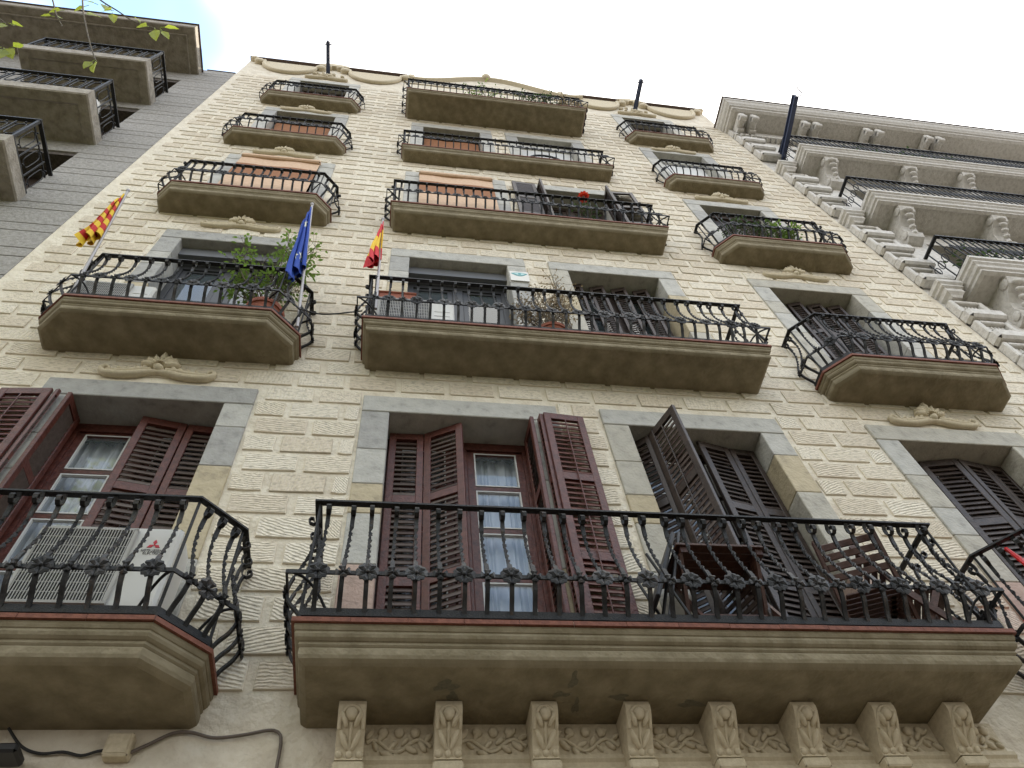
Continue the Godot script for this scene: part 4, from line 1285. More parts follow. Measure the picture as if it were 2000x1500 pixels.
	for x in [7.42, 7.72, 9.0, 9.3, 10.6, 10.9, 12.2, 12.5]:
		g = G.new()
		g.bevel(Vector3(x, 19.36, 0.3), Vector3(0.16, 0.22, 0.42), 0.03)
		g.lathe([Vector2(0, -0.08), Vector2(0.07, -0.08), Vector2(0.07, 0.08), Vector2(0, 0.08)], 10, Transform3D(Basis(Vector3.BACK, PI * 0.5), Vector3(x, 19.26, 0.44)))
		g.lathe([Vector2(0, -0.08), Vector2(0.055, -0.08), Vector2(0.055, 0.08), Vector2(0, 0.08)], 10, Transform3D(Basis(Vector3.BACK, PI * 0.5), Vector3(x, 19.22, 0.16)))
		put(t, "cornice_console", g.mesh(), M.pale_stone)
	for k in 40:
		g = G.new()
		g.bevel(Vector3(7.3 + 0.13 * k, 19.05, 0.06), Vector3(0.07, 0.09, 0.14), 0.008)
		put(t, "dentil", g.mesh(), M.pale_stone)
	# steel hoist beam with hook
	g = G.new()
	var hb := Basis(Vector3.UP, -0.11)
	g.box(Vector3(7.6, 17.2, 0.69), Vector3(0.02, 0.13, 1.4), hb)
	g.box(Vector3(7.6, 17.27, 0.69), Vector3(0.09, 0.016, 1.4), hb)
	g.box(Vector3(7.6, 17.13, 0.69), Vector3(0.09, 0.016, 1.4), hb)
	var h := put(t, "hoist_beam", g.mesh(), M.beam)
	g = G.new()
	var hook := PackedVector3Array()
	for q in 10: hook.append(Vector3(7.53 + 0.07 * sin(q * 0.6), 17.1 - 0.05 * cos(q * 0.6), 1.4 + 0.02 * q))
	g.tube(hook, PackedFloat32Array([0.012]), 6)
	put(h, "hook", g.mesh(), M.beam)

func rosette_big() -> ArrayMesh:
	var g := G.new()
	for k in 6:
		var a := TAU * k / 6.0
		g.ball(Vector3(cos(a) * 0.09, sin(a) * 0.09, 0.05), Vector3(0.075, 0.05, 0.06), 8, Basis(Vector3.BACK, a))
	g.ball(Vector3(0, 0, 0.08), Vector3(0.05, 0.05, 0.05), 8)
	return g.mesh()

func big_bracket() -> ArrayMesh:
	if mesh_cache.has("bracket"): return mesh_cache.bracket
	var p := PackedVector2Array()
	for q in [[0.0, 0.0], [0.46, 0.0], [0.47, -0.06], [0.42, -0.15], [0.3, -0.22], [0.2, -0.32], [0.17, -0.45], [0.2, -0.55], [0.16, -0.64], [0.06, -0.68], [0.0, -0.68]]: p.append(Vector2(q[0], q[1]))
	var g := G.new()
	var rot := Basis(Vector3(0, 0, 1), Vector3(0, 1, 0), Vector3(-1, 0, 0))
	g.prism(p, -0.14, 0.14, Transform3D(rot, Vector3.ZERO))
	for z in [-0.15, 0.15]:
		g.ball(Vector3(z, -0.09, 0.36), Vector3(0.02, 0.08, 0.08), 10)
		g.ball(Vector3(z, -0.55, 0.11), Vector3(0.02, 0.07, 0.07), 10)
	for k in 5: g.ball(Vector3(0, -0.14 - 0.1 * k, 0.44 - 0.065 * k), Vector3(0.1 - 0.012 * k, 0.04, 0.05), 8)
	mesh_cache.bracket = g.mesh()
	return mesh_cache.bracket

# ------------------------------------------------------------------ things on the balconies
func ac_unit(p: Vector3, s: Vector3, label: String, logo: bool, fan_right := false) -> void:
	# outdoor unit; p is the middle of its foot, s its size
	var t := thing("air_conditioner", p, label, "air conditioner", "outdoor air conditioner units")
	var g := G.new()
	g.bevel(p + Vector3(0, 0.06 + s.y * 0.5, 0), s, 0.018)
	put(t, "casing", g.mesh(), M.white_paint)
	for x in [-0.3, 0.3]:
		g = G.new()
		g.box(p + Vector3(x * s.x, 0.03, 0), Vector3(0.06, 0.06, s.z * 0.9))
		put(t, "foot", g.mesh(), M.black)
	var zf := p.z + s.z * 0.5
	var cx := p.x - s.x * 0.14
	var cy := p.y + 0.06 + s.y * 0.5
	var gw := s.x * 0.64; var gh := s.y * 0.84
	g = G.new()
	g.box(Vector3(cx, cy, zf + 0.002), Vector3(gw, gh, 0.006))
	put(t, "fan_opening", g.mesh(), M.black)
	g = G.new()
	for k in 3:
		var a := TAU * k / 3.0
		g.ball(Vector3(cx + cos(a) * gh * 0.2, cy + sin(a) * gh * 0.2, zf + 0.009), Vector3(gh * 0.2, gh * 0.1, 0.005), 8, Basis(Vector3.BACK, a + 0.4))
	g.ball(Vector3(cx, cy, zf + 0.01), Vector3(0.045, 0.045, 0.008), 8)
	put(t, "fan", g.mesh(), M.dark_frame)
	g = G.new()
	var n := int(gw / 0.016)
	for k in n + 1: g.box(Vector3(cx - gw * 0.5 + gw * k / n, cy, zf + 0.024), Vector3(0.005, gh, 0.005))
	for k in 9: g.box(Vector3(cx, cy - gh * 0.5 + gh * k / 8.0, zf + 0.02), Vector3(gw, 0.004, 0.004))
	for e in [[cx, cy + gh * 0.5, gw + 0.02, 0.018], [cx, cy - gh * 0.5, gw + 0.02, 0.018], [cx - gw * 0.5, cy, 0.018, gh], [cx + gw * 0.5, cy, 0.018, gh]]:
		g.box(Vector3(e[0], e[1], zf + 0.014), Vector3(e[2], e[3], 0.024))
	put(t, "grille", g.mesh(), M.grille)
	if logo:
		var lx := p.x + s.x * 0.335; var ly := p.y + s.y * 0.86
		g = G.new()
		var r := 0.021
		for k in 3:
			var a := PI * 0.5 + TAU * k / 3.0
			var u := Vector2(cos(a), sin(a)); var w := Vector2(-u.y, u.x)
			var q := PackedVector2Array([Vector2.ZERO, u * r + w * r * 0.577, u * r * 2.0, u * r - w * r * 0.577])
			g.prism(q, 0.0, 0.003, at(Vector3(lx, ly, zf + 0.0005)))
		put(t, "emblem", g.mesh(), M.logo_red)
		var y := ly - 0.045
		for word in ["MITSUBISHI", "ELECTRIC"]:
			var tm := TextMesh.new()
			tm.text = word; tm.font_size = 20; tm.pixel_size = 0.00115; tm.depth = 0.002
			var fo := SystemFont.new()
			fo.font_names = PackedStringArray(["Droid Sans"])
			tm.font = fo
			put(t, "lettering", tm, M.ink, at(Vector3(lx + 0.002, y, zf + 0.0015)))
			y -= 0.022
	else:
		for k in 3:
			g = G.new()
			g.box(Vector3(p.x + s.x * 0.34, cy - 0.1 + 0.09 * k, zf + 0.001), Vector3(s.x * 0.2, 0.005, 0.004))
			put(t, "panel_line", g.mesh(), M.grille)

func flag_texture(kind: String) -> ImageTexture:
	var im := Image.create(192, 128, false, Image.FORMAT_RGB8)
	if kind == "stripes":   # four red bars on yellow
		im.fill(lin(0.75, 0.5, 0.03))
		for k in 4: im.fill_rect(Rect2i(0, roundi(128.0 / 9.0 * (2 * k + 1)), 192, 14), lin(0.5, 0.02, 0.015))
	elif kind == "bands":
		im.fill(lin(0.58, 0.02, 0.03))
		im.fill_rect(Rect2i(0, 32, 192, 62), lin(0.8, 0.52, 0.03))
	else:
		im.fill(lin(0.015, 0.06, 0.36))
		for k in 12:
			var c := Vector2(96 + 40 * sin(TAU * k / 12.0), 64 + 40 * cos(TAU * k / 12.0))
			for y in range(-9, 10):
				for x in range(-9, 10):
					var a := fposmod(atan2(x, -y), TAU / 5.0) - TAU / 10.0
					if Vector2(x, y).length() < 4.2 / cos(absf(a) - 0.0) * lerpf(2.1, 0.95, 1.0 - absf(a) / (TAU / 10.0)) * 0.95: im.set_pixel(clampi(int(c.x) + x, 0, 191), clampi(int(c.y) + y, 0, 127), lin(0.75, 0.75, 0.6))
	return ImageTexture.create_from_image(im)

func flag(base: Vector3, tip: Vector3, hoist: float, fly: float, drift: Vector3, tex: String, label: String, sd: float) -> void:
	var t := thing("flag", base, label, "flag", "flags on the second floor railings")
	var g := G.new()
	g.tube(PackedVector3Array([base, tip]), PackedFloat32Array([0.017, 0.013]), 8)
	put(t, "pole", g.mesh(), M.steel)
	g = G.new()
	g.ball(tip, Vector3(0.022, 0.03, 0.022), 8)
	put(t, "finial", g.mesh(), M.steel)
	# limp cloth: gathered along the pole, hanging down in deep folds
	g = G.new()
	var d := (base - tip).normalized()
	var sidev := d.cross(Vector3.DOWN).normalized()
	if sidev.length() < 0.1: sidev = Vector3.RIGHT
	var n := 30; var m := 34
	var P: Array = []
	var away := Vector3(drift.x, 0, drift.z)
	var perp := away.cross(Vector3.UP).normalized()
	for i in n + 1:
		var u := float(i) / n
		var row: Array = []
		for j in m + 1:
			var v := float(j) / m
			var root := tip + d * (0.05 + hoist * u)
			var wide := (0.12 + 0.88 * pow(u, 0.7)) * (0.9 + 0.1 * sin(u * 7.0 + sd))
			var amp := 0.075 * (0.25 + 0.75 * u) * smoothstep(0.0, 0.15, v)
			var fold := perp * (amp * sin(v * 15.0 + sd + u * 1.3)) + away.normalized() * (amp * 0.55 * sin(v * 30.0 + 2.0 * sd + u * 2.0))
			# the free end sinks below its hoist point and curls under
			var sag := Vector3.DOWN * (fly * (0.30 * v + 0.16 * v * v) * (1.0 - 0.35 * u))
			row.append(root + away * (wide * v) + fold + sag)
		P.append(row)
	for i in n:
		for j in m:
			var nor: Array = []
			for q in [[i, j], [i, j + 1], [i + 1, j + 1], [i + 1, j]]:
				var a: Vector3 = P[mini(q[0] + 1, n)][q[1]] - P[maxi(q[0] - 1, 0)][q[1]]
				var b: Vector3 = P[q[0]][mini(q[1] + 1, m)] - P[q[0]][maxi(q[1] - 1, 0)]
				nor.append(b.cross(a).normalized())
			var s := g.u.size()
			g.quadn(P[i][j], P[i][j + 1], P[i + 1][j + 1], P[i + 1][j], nor[0], nor[1], nor[2], nor[3])
			var uv := [Vector2(float(j) / m, float(i) / n), Vector2(float(j + 1) / m, float(i) / n), Vector2(float(j + 1) / m, float(i + 1) / n), Vector2(float(j) / m, float(i + 1) / n)]
			var order := [0, 2, 1, 0, 3, 2]
			for k in 6: g.u[s + k] = uv[order[k]]
	var mt := plain("flag cloth", Color.WHITE, 0.8)
	mt.albedo_texture = flag_texture(tex)
	mt.cull_mode = BaseMaterial3D.CULL_DISABLED
	mt.backlight_enabled = true; mt.backlight = Color(0.25, 0.25, 0.25)
	put(t, "cloth", g.mesh(), mt)

func leaf_shape(g: G, c: Vector3, dir: Vector3, nrm: Vector3, l: float, w: float) -> void:   # one folded leaf
	var s := dir.cross(nrm).normalized()
	nrm = s.cross(dir).normalized()
	var m1 := c + dir * l * 0.35 - nrm * l * 0.05; var tip := c + dir * l - nrm * l * 0.16
	var m2 := c + dir * l * 0.72 - nrm * l * 0.08
	var a1 := m1 + s * w * 0.5 + nrm * w * 0.14; var b1 := m1 - s * w * 0.5 + nrm * w * 0.14
	var a2 := m2 + s * w * 0.33 + nrm * w * 0.08; var b2 := m2 - s * w * 0.33 + nrm * w * 0.08
	g.tri(c, a1, m1); g.tri(c, m1, b1)
	g.quad(m1, a1, a2, m2); g.quad(b1, m1, m2, b2)
	g.tri(m2, a2, tip); g.tri(b2, m2, tip)

func pot_mesh(c: Vector3, r: float, h: float) -> G:
	var g := G.new()
	g.lathe([Vector2(0, 0), Vector2(r * 0.72, 0), Vector2(r * 0.94, h * 0.8), Vector2(r, h * 0.8), Vector2(r * 1.03, h), Vector2(r * 0.9, h), Vector2(r * 0.88, h * 0.9)], 24, at(c))
	return g

func potted(called: String, c: Vector3, r: float, h: float, ctr: Vector3, rad: Vector3, stems: int, leaves: int, lsize: float, leaf: Material, label: String, bare := 0.0) -> Node3D:
	var t := thing(called, c, label, "plant", "plants on the balconies")
	put(t, "pot", pot_mesh(c, r, h).mesh(), M.terracotta)
	var g := G.new()
	g.lathe([Vector2(r * 0.88, h * 0.86), Vector2(0, h * 0.9)], 16, at(c))
	put(t, "soil", g.mesh(), M.soil)
	var br := G.new(); var fo := G.new()
	var root := c + Vector3(0, h * 0.88, 0)
	for k in stems:
		var e := ctr + Vector3(rng.randf_range(-1, 1) * rad.x, rng.randf_range(-0.5, 1) * rad.y, rng.randf_range(-1, 1) * rad.z)
		var path := PackedVector3Array()
		var bend := Vector3(rng.randf_range(-1, 1), rng.randf_range(0, 1), rng.randf_range(-1, 1)) * rad.x * 0.25
		for q in 7:
			var s := q / 6.0
			path.append(root.lerp(e, s) + bend * sin(s * PI) + Vector3(rng.randf_range(-1, 1), rng.randf_range(-1, 1), rng.randf_range(-1, 1)) * 0.012)
		br.tube(path, PackedFloat32Array([0.008, 0.007, 0.006, 0.005, 0.004, 0.003, 0.002]), 5)
		for q in leaves / stems:
			var s := lerpf(0.35, 1.0, sqrt(rng.randf()))
			var p := path[mini(5, int(s * 6.0))].lerp(path[mini(6, int(s * 6.0) + 1)], fposmod(s * 6.0, 1.0))
			var tw := Vector3(rng.randf_range(-1, 1), rng.randf_range(-0.4, 1), rng.randf_range(-1, 1)).normalized() * rng.randf_range(0.02, 0.14)
			if rng.randf() < bare: continue
			br.tube(PackedVector3Array([p, p + tw]), PackedFloat32Array([0.0022, 0.0015]), 3)
			var d := (tw.normalized() + Vector3(rng.randf_range(-0.7, 0.7), rng.randf_range(-0.7, 0.4), rng.randf_range(-0.7, 0.7))).normalized()
			leaf_shape(fo, p + tw, d, Vector3(rng.randf_range(-0.5, 0.5), 1, rng.randf_range(-0.5, 0.5)).normalized(), lsize * rng.randf_range(0.6, 1.2), lsize * rng.randf_range(0.4, 0.6))
	put(t, "stems", br.mesh(), M.bark)
	put(t, "foliage", fo.mesh(), leaf, Transform3D(), "stuff")
	return t

func folding_chair(p: Vector3, turn: float, label: String) -> void:
	var t := thing("folding_chair", p, label, "chair", "folding chairs on the long first floor balcony")
	var xf := Transform3D(Basis(Vector3.UP, turn), p)
	var w := 0.40
	for s in [-1.0, 1.0]:
		var g := G.new()
		g.sweep(PackedVector3Array([Vector3(s * w * 0.5, 0, 0.16), Vector3(s * w * 0.5, 0.45, -0.06), Vector3(s * w * 0.5, 0.9, -0.2)]), PackedVector3Array([Vector3.RIGHT]), PackedFloat32Array([0.022]), PackedFloat32Array([0.042]))
		put(t, "back_post", g.mesh(), M.teak, xf)
		g = G.new()
		g.sweep(PackedVector3Array([Vector3(s * (w * 0.5 - 0.028), 0, -0.18), Vector3(s * (w * 0.5 - 0.028), 0.46, 0.16)]), PackedVector3Array([Vector3.RIGHT]), PackedFloat32Array([0.022]), PackedFloat32Array([0.042]))
		put(t, "leg", g.mesh(), M.teak, xf)
	for k in 7:
		var g := G.new()
		g.bevel(Vector3(0, 0.455, 0.18 - 0.052 * k), Vector3(w - 0.05, 0.016, 0.042), 0.004)
		put(t, "seat_slat", g.mesh(), M.teak, xf)
	for k in 4:
		var g := G.new()
		var y := 0.63 + 0.07 * k
		g.bevel(Vector3(0, y, -0.06 - (y - 0.45) * 0.311), Vector3(w - 0.03, 0.05, 0.014), 0.004, Basis(Vector3.RIGHT, -0.3))
		put(t, "back_slat", g.mesh(), M.teak, xf)
	var g2 := G.new()
	g2.box(Vector3(0, 0.16, -0.06), Vector3(w - 0.06, 0.03, 0.016)); g2.box(Vector3(0, 0.12, 0.1), Vector3(w - 0.02, 0.03, 0.016))
	put(t, "stretcher", g2.mesh(), M.teak, xf)

func make_balcony_things() -> void:
	ac_unit(Vector3(-1.665, 4.31 + 0.12, 0.26), Vector3(0.80, 0.66, 0.28), "white air conditioner with red three diamond logo on the lowest left balcony", true)
	var blk := thing("wooden_bearer", Vector3(-1.665, 4.31, 0.26), "brown timber bearer under the air conditioner with red logo", "timber")
	var g := G.new()
	for z in [0.16, 0.36]: g.bevel(Vector3(-1.665, 4.37, z), Vector3(0.78, 0.118, 0.07), 0.006)
	put(blk, "beam", g.mesh(), M.teak)
	ac_unit(Vector3(-2.74, 7.925, 0.2), Vector3(0.66, 0.52, 0.26), "white air conditioner on the balcony with the striped and the blue flags", false)
	ac_unit(Vector3(0.06, 7.93, 0.21), Vector3(0.78, 0.62, 0.27), "white air conditioner under a red planter box on the long second floor balcony", false)
	# planter box on the last unit
	var t := thing("planter_box", Vector3(-0.13, 8.61, 0.22), "red rectangular planter box on top of an air conditioner", "planter")
	g = G.new()
	g.bevel(Vector3(-0.13, 8.70, 0.22), Vector3(0.40, 0.17, 0.2), 0.015)
	put(t, "box", g.mesh(), M.terracotta)
	g = G.new()
	g.bevel(Vector3(-0.13, 8.79, 0.22), Vector3(0.43, 0.03, 0.23), 0.01)
	put(t, "rim", g.mesh(), M.terracotta)
	flag(Vector3(-3.02, 8.1, 0.40), Vector3(-3.11, 10.0, 0.715), 0.95, 0.85, Vector3(-0.13, 0, 0.06), "stripes", "red and yellow striped flag hanging limp at the left end of a balcony", 0.4)
	flag(Vector3(-1.02, 7.95, 0.30), Vector3(-1.17, 10.14, 0.70), 1.25, 1.0, Vector3(-0.13, 0, 0.02), "stars", "blue flag with white stars hanging limp above a potted shrub", 1.9)
	flag(Vector3(-0.32, 8.2, 0.42), Vector3(-0.36, 9.98, 0.66), 0.85, 0.8, Vector3(-0.13, 0, 0.05), "bands", "red yellow red banded flag at the left corner of the long second floor balcony", 3.3)
	potted("potted_shrub", Vector3(-1.36, 7.925, 0.28), 0.185, 0.26, Vector3(-1.5, 9.2, 0.3), Vector3(0.42, 0.85, 0.15), 30, 900, 0.06, M.leaf, "leafy green shrub in a round terracotta pot beside the blue starred flag", 0.0)
	potted("potted_bush", Vector3(1.42, 7.93, 0.27), 0.19, 0.2, Vector3(1.44, 8.7, 0.28), Vector3(0.32, 0.5, 0.13), 26, 900, 0.034, M.pink_leaf, "dry twiggy bush in a red pot on the long second floor balcony", 0.15)
	potted("climbing_plant", Vector3(1.74, 7.93, 0.12), 0.1, 0.16, Vector3(1.72, 9.7, 0.06), Vector3(0.05, 0.7, 0.02), 4, 90, 0.04, M.pink_leaf, "thin pale climber trained up the wall between two second floor doors", 0.1)
	potted("fern_pot", Vector3(5.42, 11.42, 0.2), 0.11, 0.18, Vector3(5.42, 11.85, 0.26), Vector3(0.2, 0.24, 0.12), 12, 300, 0.06, M.leaf, "bushy green plant on the third floor right balcony rail", 0.0)
	potted("trailing_plant", Vector3(4.95, 11.42, 0.18), 0.1, 0.16, Vector3(4.9, 12.05, 0.24), Vector3(0.38, 0.16, 0.1), 14, 420, 0.05, M.dark_leaf, "dark trailing plant along the third floor right balcony", 0.0)
	potted("balcony_shrub", Vector3(1.3, 17.65, 0.42), 0.12, 0.2, Vector3(1.35, 18.55, 0.5), Vector3(0.5, 0.5, 0.1), 8, 110, 0.06, M.leaf, "airy shrub in front of the roof gable on the top long balcony", 0.1)
	potted("balcony_hedge", Vector3(2.5, 17.65, 0.42), 0.14, 0.2, Vector3(2.45, 18.25, 0.5), Vector3(0.42, 0.28, 0.1), 12, 300, 0.06, M.dark_leaf, "dense dark plant on the top long balcony", 0.0)
	potted("yellow_plant", Vector3(3.1, 17.65, 0.42), 0.12, 0.2, Vector3(3.1, 18.2, 0.46), Vector3(0.2, 0.25, 0.1), 10, 240, 0.06, M.pink_leaf, "yellowish plant at the right end of the top long balcony", 0.0)
	potted("flower_pot", Vector3(2.45, 11.51, 0.2), 0.09, 0.15, Vector3(2.45, 12.1, 0.26), Vector3(0.14, 0.3, 0.08), 8, 120, 0.04, M.dark_leaf, "dark leaved pot with red blooms between open shutters", 0.0)
	var fl := thing("red_blossom", Vector3(2.48, 12.4, 0.34), "bright red blossom above the railing between open dark shutters", "flower")
	g = G.new()
	for k in 26:
		var d := Vector3(sin(k * 2.4) * 0.7, 0.5 - (k % 5) * 0.22, cos(k * 2.4) * 0.7).normalized()
		leaf_shape(g, Vector3(2.48, 12.52, 0.34) + d * 0.02, d, Vector3.UP, 0.075, 0.06)
	put(fl, "petals", g.mesh(), M.red_flower)
	g = G.new()
	g.tube(PackedVector3Array([Vector3(2.46, 11.9, 0.24), Vector3(2.47, 12.3, 0.32), Vector3(2.48, 12.5, 0.34)]), PackedFloat32Array([0.006]), 5)
	put(fl, "stem", g.mesh(), M.bark)
	# furniture on the long first floor balcony
	folding_chair(Vector3(3.12, 4.315, 0.29), 2.75, "brown folding chair standing upright beside the tilted chair")
	folding_chair(Vector3(3.42, 4.315, 0.27), 1.15, "brown folding chair turned sideways at the right end of the balcony")
	t = thing("folding_table", Vector3(2.12, 4.315, 0.27), "dark brown slatted folding table in front of the half open shutters", "table")
	for k in 6:
		g = G.new()
		g.bevel(Vector3(2.12, 5.08, 0.09 + 0.07 * k), Vector3(0.62, 0.022, 0.067), 0.003)
		put(t, "top_slat", g.mesh(), M.teak)
	for x in [1.86, 2.38]:
		g = G.new()
		g.box(Vector3(x, 5.045, 0.265), Vector3(0.045, 0.045, 0.38))
		put(t, "apron", g.mesh(), M.teak)
		for s in [-1.0, 1.0]:
			g = G.new()
			var xx: float = x + s * 0.024
			g.sweep(PackedVector3Array([Vector3(xx, 4.315, 0.265 + s * 0.2), Vector3(xx, 5.03, 0.265 - s * 0.16)]), PackedVector3Array([Vector3.RIGHT]), PackedFloat32Array([0.024]), PackedFloat32Array([0.042]))
			put(t, "leg", g.mesh(), M.teak)
	g = G.new()
	g.box(Vector3(2.12, 4.66, 0.262), Vector3(0.5, 0.035, 0.02))
	put(t, "stretcher", g.mesh(), M.teak)
	t = thing("black_folded_board", Vector3(1.66, 4.315, 0.25), "black folded board on struts leaning beside the folding table", "board")
	g = G.new()
	g.bevel(Vector3(1.72, 4.95, 0.27), Vector3(0.03, 0.62, 0.34), 0.01, Basis(Vector3.BACK, -0.42))
	put(t, "board", g.mesh(), M.black)
	for z in [0.14, 0.4]:
		g = G.new()
		g.tube(PackedVector3Array([Vector3(1.56, 4.315, z), Vector3(1.9, 5.26, z)]), PackedFloat32Array([0.012]), 6)
		g.tube(PackedVector3Array([Vector3(1.84, 4.315, z), Vector3(1.62, 5.05, z)]), PackedFloat32Array([0.01]), 6)
		put(t, "strut", g.mesh(), M.black)
	# right balcony: red chair back
	t = thing("red_chair", Vector3(4.42, 4.315, 0.3), "bright red plastic chair half out of view on the lowest right balcony", "chair")
	g = G.new()
	g.bevel(Vector3(4.42, 5.02, 0.40), Vector3(0.34, 0.3, 0.025), 0.012, Basis(Vector3.UP, 0.5) * Basis(Vector3.RIGHT, -0.15))
	put(t, "backrest", g.mesh(), M.red_plastic)
	g = G.new()
	g.bevel(Vector3(4.48, 4.74, 0.26), Vector3(0.36, 0.03, 0.34), 0.012, Basis(Vector3.UP, 0.5))
	put(t, "seat", g.mesh(), M.red_plastic)
	for q in [[-0.14, -0.13], [0.14, -0.13], [-0.14, 0.13], [0.14, 0.13]]:
		g = G.new()
		var c := Vector3(4.48, 0, 0.26) + Basis(Vector3.UP, 0.5) * Vector3(q[0], 0, q[1])
		g.tube(PackedVector3Array([Vector3(c.x, 4.315, c.z), Vector3(c.x, 4.9 if q[1] > 0 else 4.73, c.z)]), PackedFloat32Array([0.011]), 6)
		put(t, "leg", g.mesh(), M.steel)
	# bicycle wheel leaning on the fourth floor rail
	t = thing("bicycle_wheel", Vector3(2.25, 14.7, 0.15), "dark bicycle wheel leaning inside the fourth floor railing", "wheel")
	g = G.new()
	var ring := PackedVector3Array()
	for k in 25: ring.append(Vector3(2.25 + 0.3 * cos(TAU * k / 24.0), 15.02 + 0.3 * sin(TAU * k / 24.0), 0.14))
	g.tube(ring, PackedFloat32Array([0.02]), 6)
	put(t, "tyre", g.mesh(), M.black)
	g = G.new()
	for k in 12: g.tube(PackedVector3Array([Vector3(2.25, 15.02, 0.14), Vector3(2.25 + 0.3 * cos(TAU * k / 12.0), 15.02 + 0.3 * sin(TAU * k / 12.0), 0.14)]), PackedFloat32Array([0.003]), 3)
	put(t, "spokes", g.mesh(), M.steel)
	# name plate with a teal eye
	t = thing("wall_plate", Vector3(1.32, 9.98, 0.03), "white plate with a teal eye shaped emblem beside a second floor door", "sign")
	g = G.new()
	g.bevel(Vector3(1.318, 10.11, 0.034), Vector3(0.235, 0.27, 0.012), 0.002)
	put(t, "plate", g.mesh(), M.white_paint)
	var teal := plain("teal print", lin(0.06, 0.28, 0.3), 0.5)
	var pale := plain("pale teal print", lin(0.35, 0.55, 0.55), 0.5)
	var p := PackedVector2Array()
	for k in 13: p.append(Vector2(-0.105 + 0.21 * k / 12.0, 0.06 + 0.028 * sin(PI * k / 12.0)))
	for k in 13: p.append(Vector2(0.105 - 0.21 * k / 12.0, 0.06 - 0.075 * sin(PI * k / 12.0)))
	g = G.new()
	g.prism(p, 0.0, 0.002, at(Vector3(1.318, 10.12, 0.0402)))
	put(t, "eye_outline", g.mesh(), teal)
	p = PackedVector2Array()
	for k in 11: p.append(Vector2(-0.07 + 0.15 * k / 10.0, 0.055 + 0.016 * sin(PI * k / 10.0)))
	for k in 11: p.append(Vector2(0.08 - 0.15 * k / 10.0, 0.055 - 0.05 * sin(PI * k / 10.0)))
	g = G.new()
	g.prism(p, 0.0, 0.002, at(Vector3(1.318, 10.12, 0.0424)))
	put(t, "eye_white", g.mesh(), pale)
	p = PackedVector2Array()
	for k in 14: p.append(Vector2(0.005 + 0.02 * cos(TAU * k / 14.0), 0.043 + 0.02 * sin(TAU * k / 14.0)))
	g = G.new()
	g.prism(p, 0.0, 0.002, at(Vector3(1.318, 10.12, 0.0446)))
	put(t, "iris", g.mesh(), teal)
	# cables and box on the wall below, wire between balconies
	t = thing("wall_cable", Vector3(-1.3, 3.9, 0.01), "dark cable drooping along the plaster under the lowest left balcony", "cable")
	g = G.new()
	g.tube(smooth([Vector3(-1.86, 4.07, 0.03), Vector3(-1.76, 3.975, 0.025), Vector3(-1.66, 3.94, 0.02), Vector3(-1.56, 3.948, 0.02), Vector3(-1.47, 3.928, 0.02), Vector3(-1.4, 3.95, 0.02), Vector3(-1.33, 3.953, 0.03)]), PackedFloat32Array([0.0075]), 6)
	put(t, "black_lead", g.mesh(), M.cable)
	g = G.new()
	g.tube(smooth([Vector3(-1.25, 3.93, 0.03), Vector3(-1.17, 3.985, 0.02), Vector3(-1.07, 4.045, 0.02), Vector3(-0.98, 4.05, 0.02), Vector3(-0.86, 4.02, 0.02), Vector3(-0.72, 4.035, 0.02), Vector3(-0.6, 4.06, 0.02), Vector3(-0.545, 4.05, 0.02), Vector3(-0.522, 4.0, 0.02), Vector3(-0.52, 3.85, 0.02), Vector3(-0.53, 3.5, 0.02), Vector3(-0.53, 2.6, 0.02)]), PackedFloat32Array([0.009]), 6)
	put(t, "grey_lead", g.mesh(), M.grey_cable)
	t = thing("junction_box", Vector3(-1.3, 3.9, 0.0), "cream painted junction box under the lowest left balcony", "box")
	g = G.new()
	g.bevel(Vector3(-1.30, 3.96, 0.035), Vector3(0.125, 0.125, 0.07), 0.008)
	put(t, "housing", g.mesh(), M.stucco)
	g = G.new()
	g.bevel(Vector3(-1.30, 3.96, 0.072), Vector3(0.1, 0.1, 0.006), 0.002)
	put(t, "lid", g.mesh(), M.stucco)
	t = thing("floodlight", Vector3(-1.86, 3.88, 0.0), "small black floodlight on the wall in the bottom left corner", "light fitting")
	g = G.new()
	g.bevel(Vector3(-1.84, 3.885, 0.1), Vector3(0.26, 0.05, 0.14), 0.012)
	put(t, "housing", g.mesh(), M.black)
	g = G.new()
	g.tube(PackedVector3Array([Vector3(-1.84, 3.9, 0.0), Vector3(-1.84, 3.9, 0.06)]), PackedFloat32Array([0.015]), 6)
	put(t, "bracket", g.mesh(), M.black)
	t = thing("overhead_wire", Vector3(-0.7, 8.2, 0.3), "black wire slung between the left and the long second floor balconies", "wire")
	g = G.new()
	g.tube(smooth([Vector3(-1.03, 8.32, 0.3), Vector3(-0.94, 8.262, 0.3), Vector3(-0.84, 8.24, 0.3), Vector3(-0.73, 8.258, 0.3), Vector3(-0.6, 8.31, 0.3), Vector3(-0.46, 8.37, 0.3)]), PackedFloat32Array([0.008]), 6)
	put(t, "lead", g.mesh(), M.cable)
	# planting on the balconies of the stone house
	for q in [[9.0, 10.8, "bushy planting behind the lowest visible railing of the carved stone house"], [10.2, 16.56, "thin planting behind the topmost railing of the carved stone house"]]:
		t = thing("balcony_planting", Vector3(q[0], q[1], 0.35), q[2], "plant", "plants on the balconies")
		g = G.new()
		for k in 500:
			var c := Vector3(q[0] + rng.randf_range(-1.2, 1.2), q[1] + 0.1 + absf(rng.randfn(0, 0.3)), 0.38 + rng.randf_range(-0.12, 0.16))
			leaf_shape(g, c, Vector3(rng.randf_range(-1, 1), rng.randf_range(-0.5, 1), rng.randf_range(-1, 1)).normalized(), Vector3(rng.randf_range(-0.5, 0.5), 1, 0.3).normalized(), 0.09, 0.05)
		put(t, "foliage", g.mesh(), M.dark_leaf, Transform3D(), "stuff")
		g = G.new()
